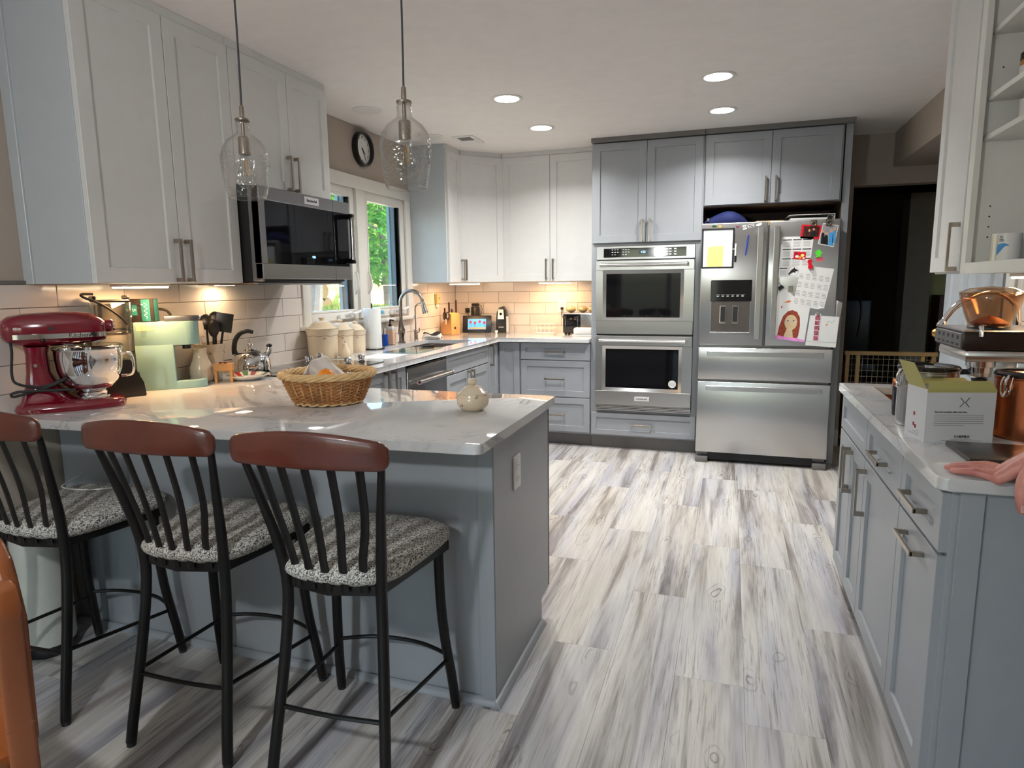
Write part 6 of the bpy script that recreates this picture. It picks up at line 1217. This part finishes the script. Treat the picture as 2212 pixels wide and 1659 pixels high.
# fingers (tip last): index nearest the counter edge, then middle, ring, little
KN = [(3.046, -4.206, Z0+.011), (3.057, -4.181, Z0+.019), (3.071, -4.156, Z0+.019), (3.086, -4.133, Z0+.015)]
TP = [(2.976, -4.150, Z0+.0085), (2.972, -4.123, Z0+.0088), (2.990, -4.099, Z0+.0085), (3.024, -4.080, Z0+.008)]
for k, (a, b) in enumerate(zip(KN, TP)):
    L = [tuple(a[i]+(b[i]-a[i])*f+((.007*(1-abs(2*f-1)) if i == 2 else (-.004*(1-abs(2*f-1)) if i == 1 else 0))) for i in range(3)) for f in (0, .25, .45, .55, .78, 1)]
    chain(L, [.0115, .0100, .0093, .0096, .0084, .0070] if k < 3 else [.0098, .009, .0085, .0087, .0076, .0064])
WR = (3.130, -4.214, Z0+.076)
for k in KN: chain([k, ((k[0]*.5+WR[0]*.5), k[1]*.55+WR[1]*.45, k[2]*.5+WR[2]*.5+.002), WR], [.0135, .0185, .026])
chain([(3.112, -4.226, Z0+.056), (3.084, -4.243, Z0+.028), (3.076, -4.250, Z0-.004), (3.079, -4.250, Z0-.026), (3.081, -4.248, Z0-.042)], [.021, .0165, .0132, .0128, .0105])
EL = (3.345, -4.325, 1.105); SH = (3.44, -4.46, 1.40)
chain([WR, (3.18, -4.237, Z0+.105), (3.26, -4.28, Z0+.15), EL], [.027, .032, .040, .043]); chain([EL, (3.40, -4.39, 1.25), SH], [.044, .05, .055])
# torso, head, other arm, legs
chain([(3.38, -4.62, .95), (3.38, -4.62, 1.15), (3.38, -4.62, 1.38)], [.14, .135, .12], 16); chain([SH, (3.40, -4.62, 1.42), (3.44, -4.80, 1.40)], [.06, .09, .06]); chain([(3.38, -4.62, 1.42), (3.36, -4.62, 1.55)], [.06, .055])
sk.ell(W_((3.34, -4.62, 1.66)), .098, .078, .118, 20, 14); sk.ell(W_((3.245, -4.62, 1.645)), .016, .013, .018, 10, 8)
for s in (-1, 1): sk.ell(W_((3.35, -4.62+s*.078, 1.655)), .018, .008, .028, 10, 8)
chain([(3.44, -4.80, 1.40), (3.46, -4.86, 1.15), (3.38, -4.86, .92)], [.054, .042, .028]); chain([(3.38, -4.86, .92), (3.35, -4.86, .84), (3.34, -4.855, .77)], [.026, .026, .012])
for s in (-1, 1): chain([(3.38, -4.62+s*.095, .93), (3.37, -4.62+s*.10, .5), (3.39, -4.62+s*.10, .06)], [.09, .058, .04]); chain([(3.39, -4.62+s*.10, .04), (3.22, -4.62+s*.11, .035)], [.04, .034])
body = sk.build('body', 'skin', per, ang=180); md = body.modifiers.new('remesh', 'REMESH'); md.mode = 'VOXEL'; md.voxel_size = .0022; md.use_smooth_shade = True; md2 = body.modifiers.new('smooth', 'SMOOTH'); md2.iterations = 4; md2.factor = .5
MB().loft([[W_(p) for p in r] for r in ([(3.072, -4.2605, Z0-.028), (3.085, -4.2605, Z0-.028), (3.087, -4.257, Z0-.047), (3.076, -4.257, Z0-.047)], [(3.073, -4.2622, Z0-.029), (3.084, -4.2622, Z0-.029), (3.086, -4.2587, Z0-.046), (3.077, -4.2587, Z0-.046)])]).build('thumb_nail', 'nail', per)
cl = MB(); cl.tube([W_(p) for p in ((3.38, -4.62, .90), (3.38, -4.62, 1.15), (3.38, -4.62, 1.36), (3.38, -4.62, 1.44))], [.165, .158, .15, .07], 24, flat=(.85, 1.25)); cl.tube([W_(p) for p in ((3.405, -4.52, 1.42), SH, (3.40, -4.39, 1.25), (3.365, -4.345, 1.15))], [.085, .075, .066, .06], 16); cl.tube([W_(p) for p in ((3.405, -4.72, 1.42), (3.44, -4.80, 1.40), (3.46, -4.85, 1.2))], [.085, .075, .062], 16); cl.build('shirt', 'shirt_navy', per, ang=80)
cl = MB()
for s in (-1, 1): cl.tube([W_(p) for p in ((3.38, -4.62+s*.07, .98), (3.38, -4.62+s*.09, .85), (3.37, -4.62+s*.10, .5), (3.39, -4.62+s*.10, .075))], [.12, .11, .082, .066], 20)
cl.build('jeans', 'jeans', per, ang=80); cl = MB()
for s in (-1, 1): cl.ell(W_((3.31, -4.62+s*.105, .045)), .14, .05, .045, 18, 10)
cl.build('shoes', 'black_plastic', per); MB().ell(W_((3.355, -4.62, 1.70)), .102, .085, .098, 20, 12).build('hair', 'hair_brown', per)
for s in (-1, 1): MB().ell(W_((3.252, -4.62+s*.03, 1.67)), .006, .010, .006, 10, 8).build('eye', 'ink', per)
MB().ell(W_((3.256, -4.62, 1.602)), .005, .022, .005, 10, 6).build('mouth', 'red_badge', per)
# ---------------------------------------------------------------- light path lengths
cy = S.cycles; cy.max_bounces = 6; cy.diffuse_bounces = 4; cy.glossy_bounces = 3; cy.transmission_bounces = 4; cy.transparent_max_bounces = 16; cy.caustics_reflective = False; cy.caustics_refractive = False; cy.sample_clamp_indirect = 4.0
cy.use_adaptive_sampling = True; cy.adaptive_threshold = .08; cy.use_light_tree = False
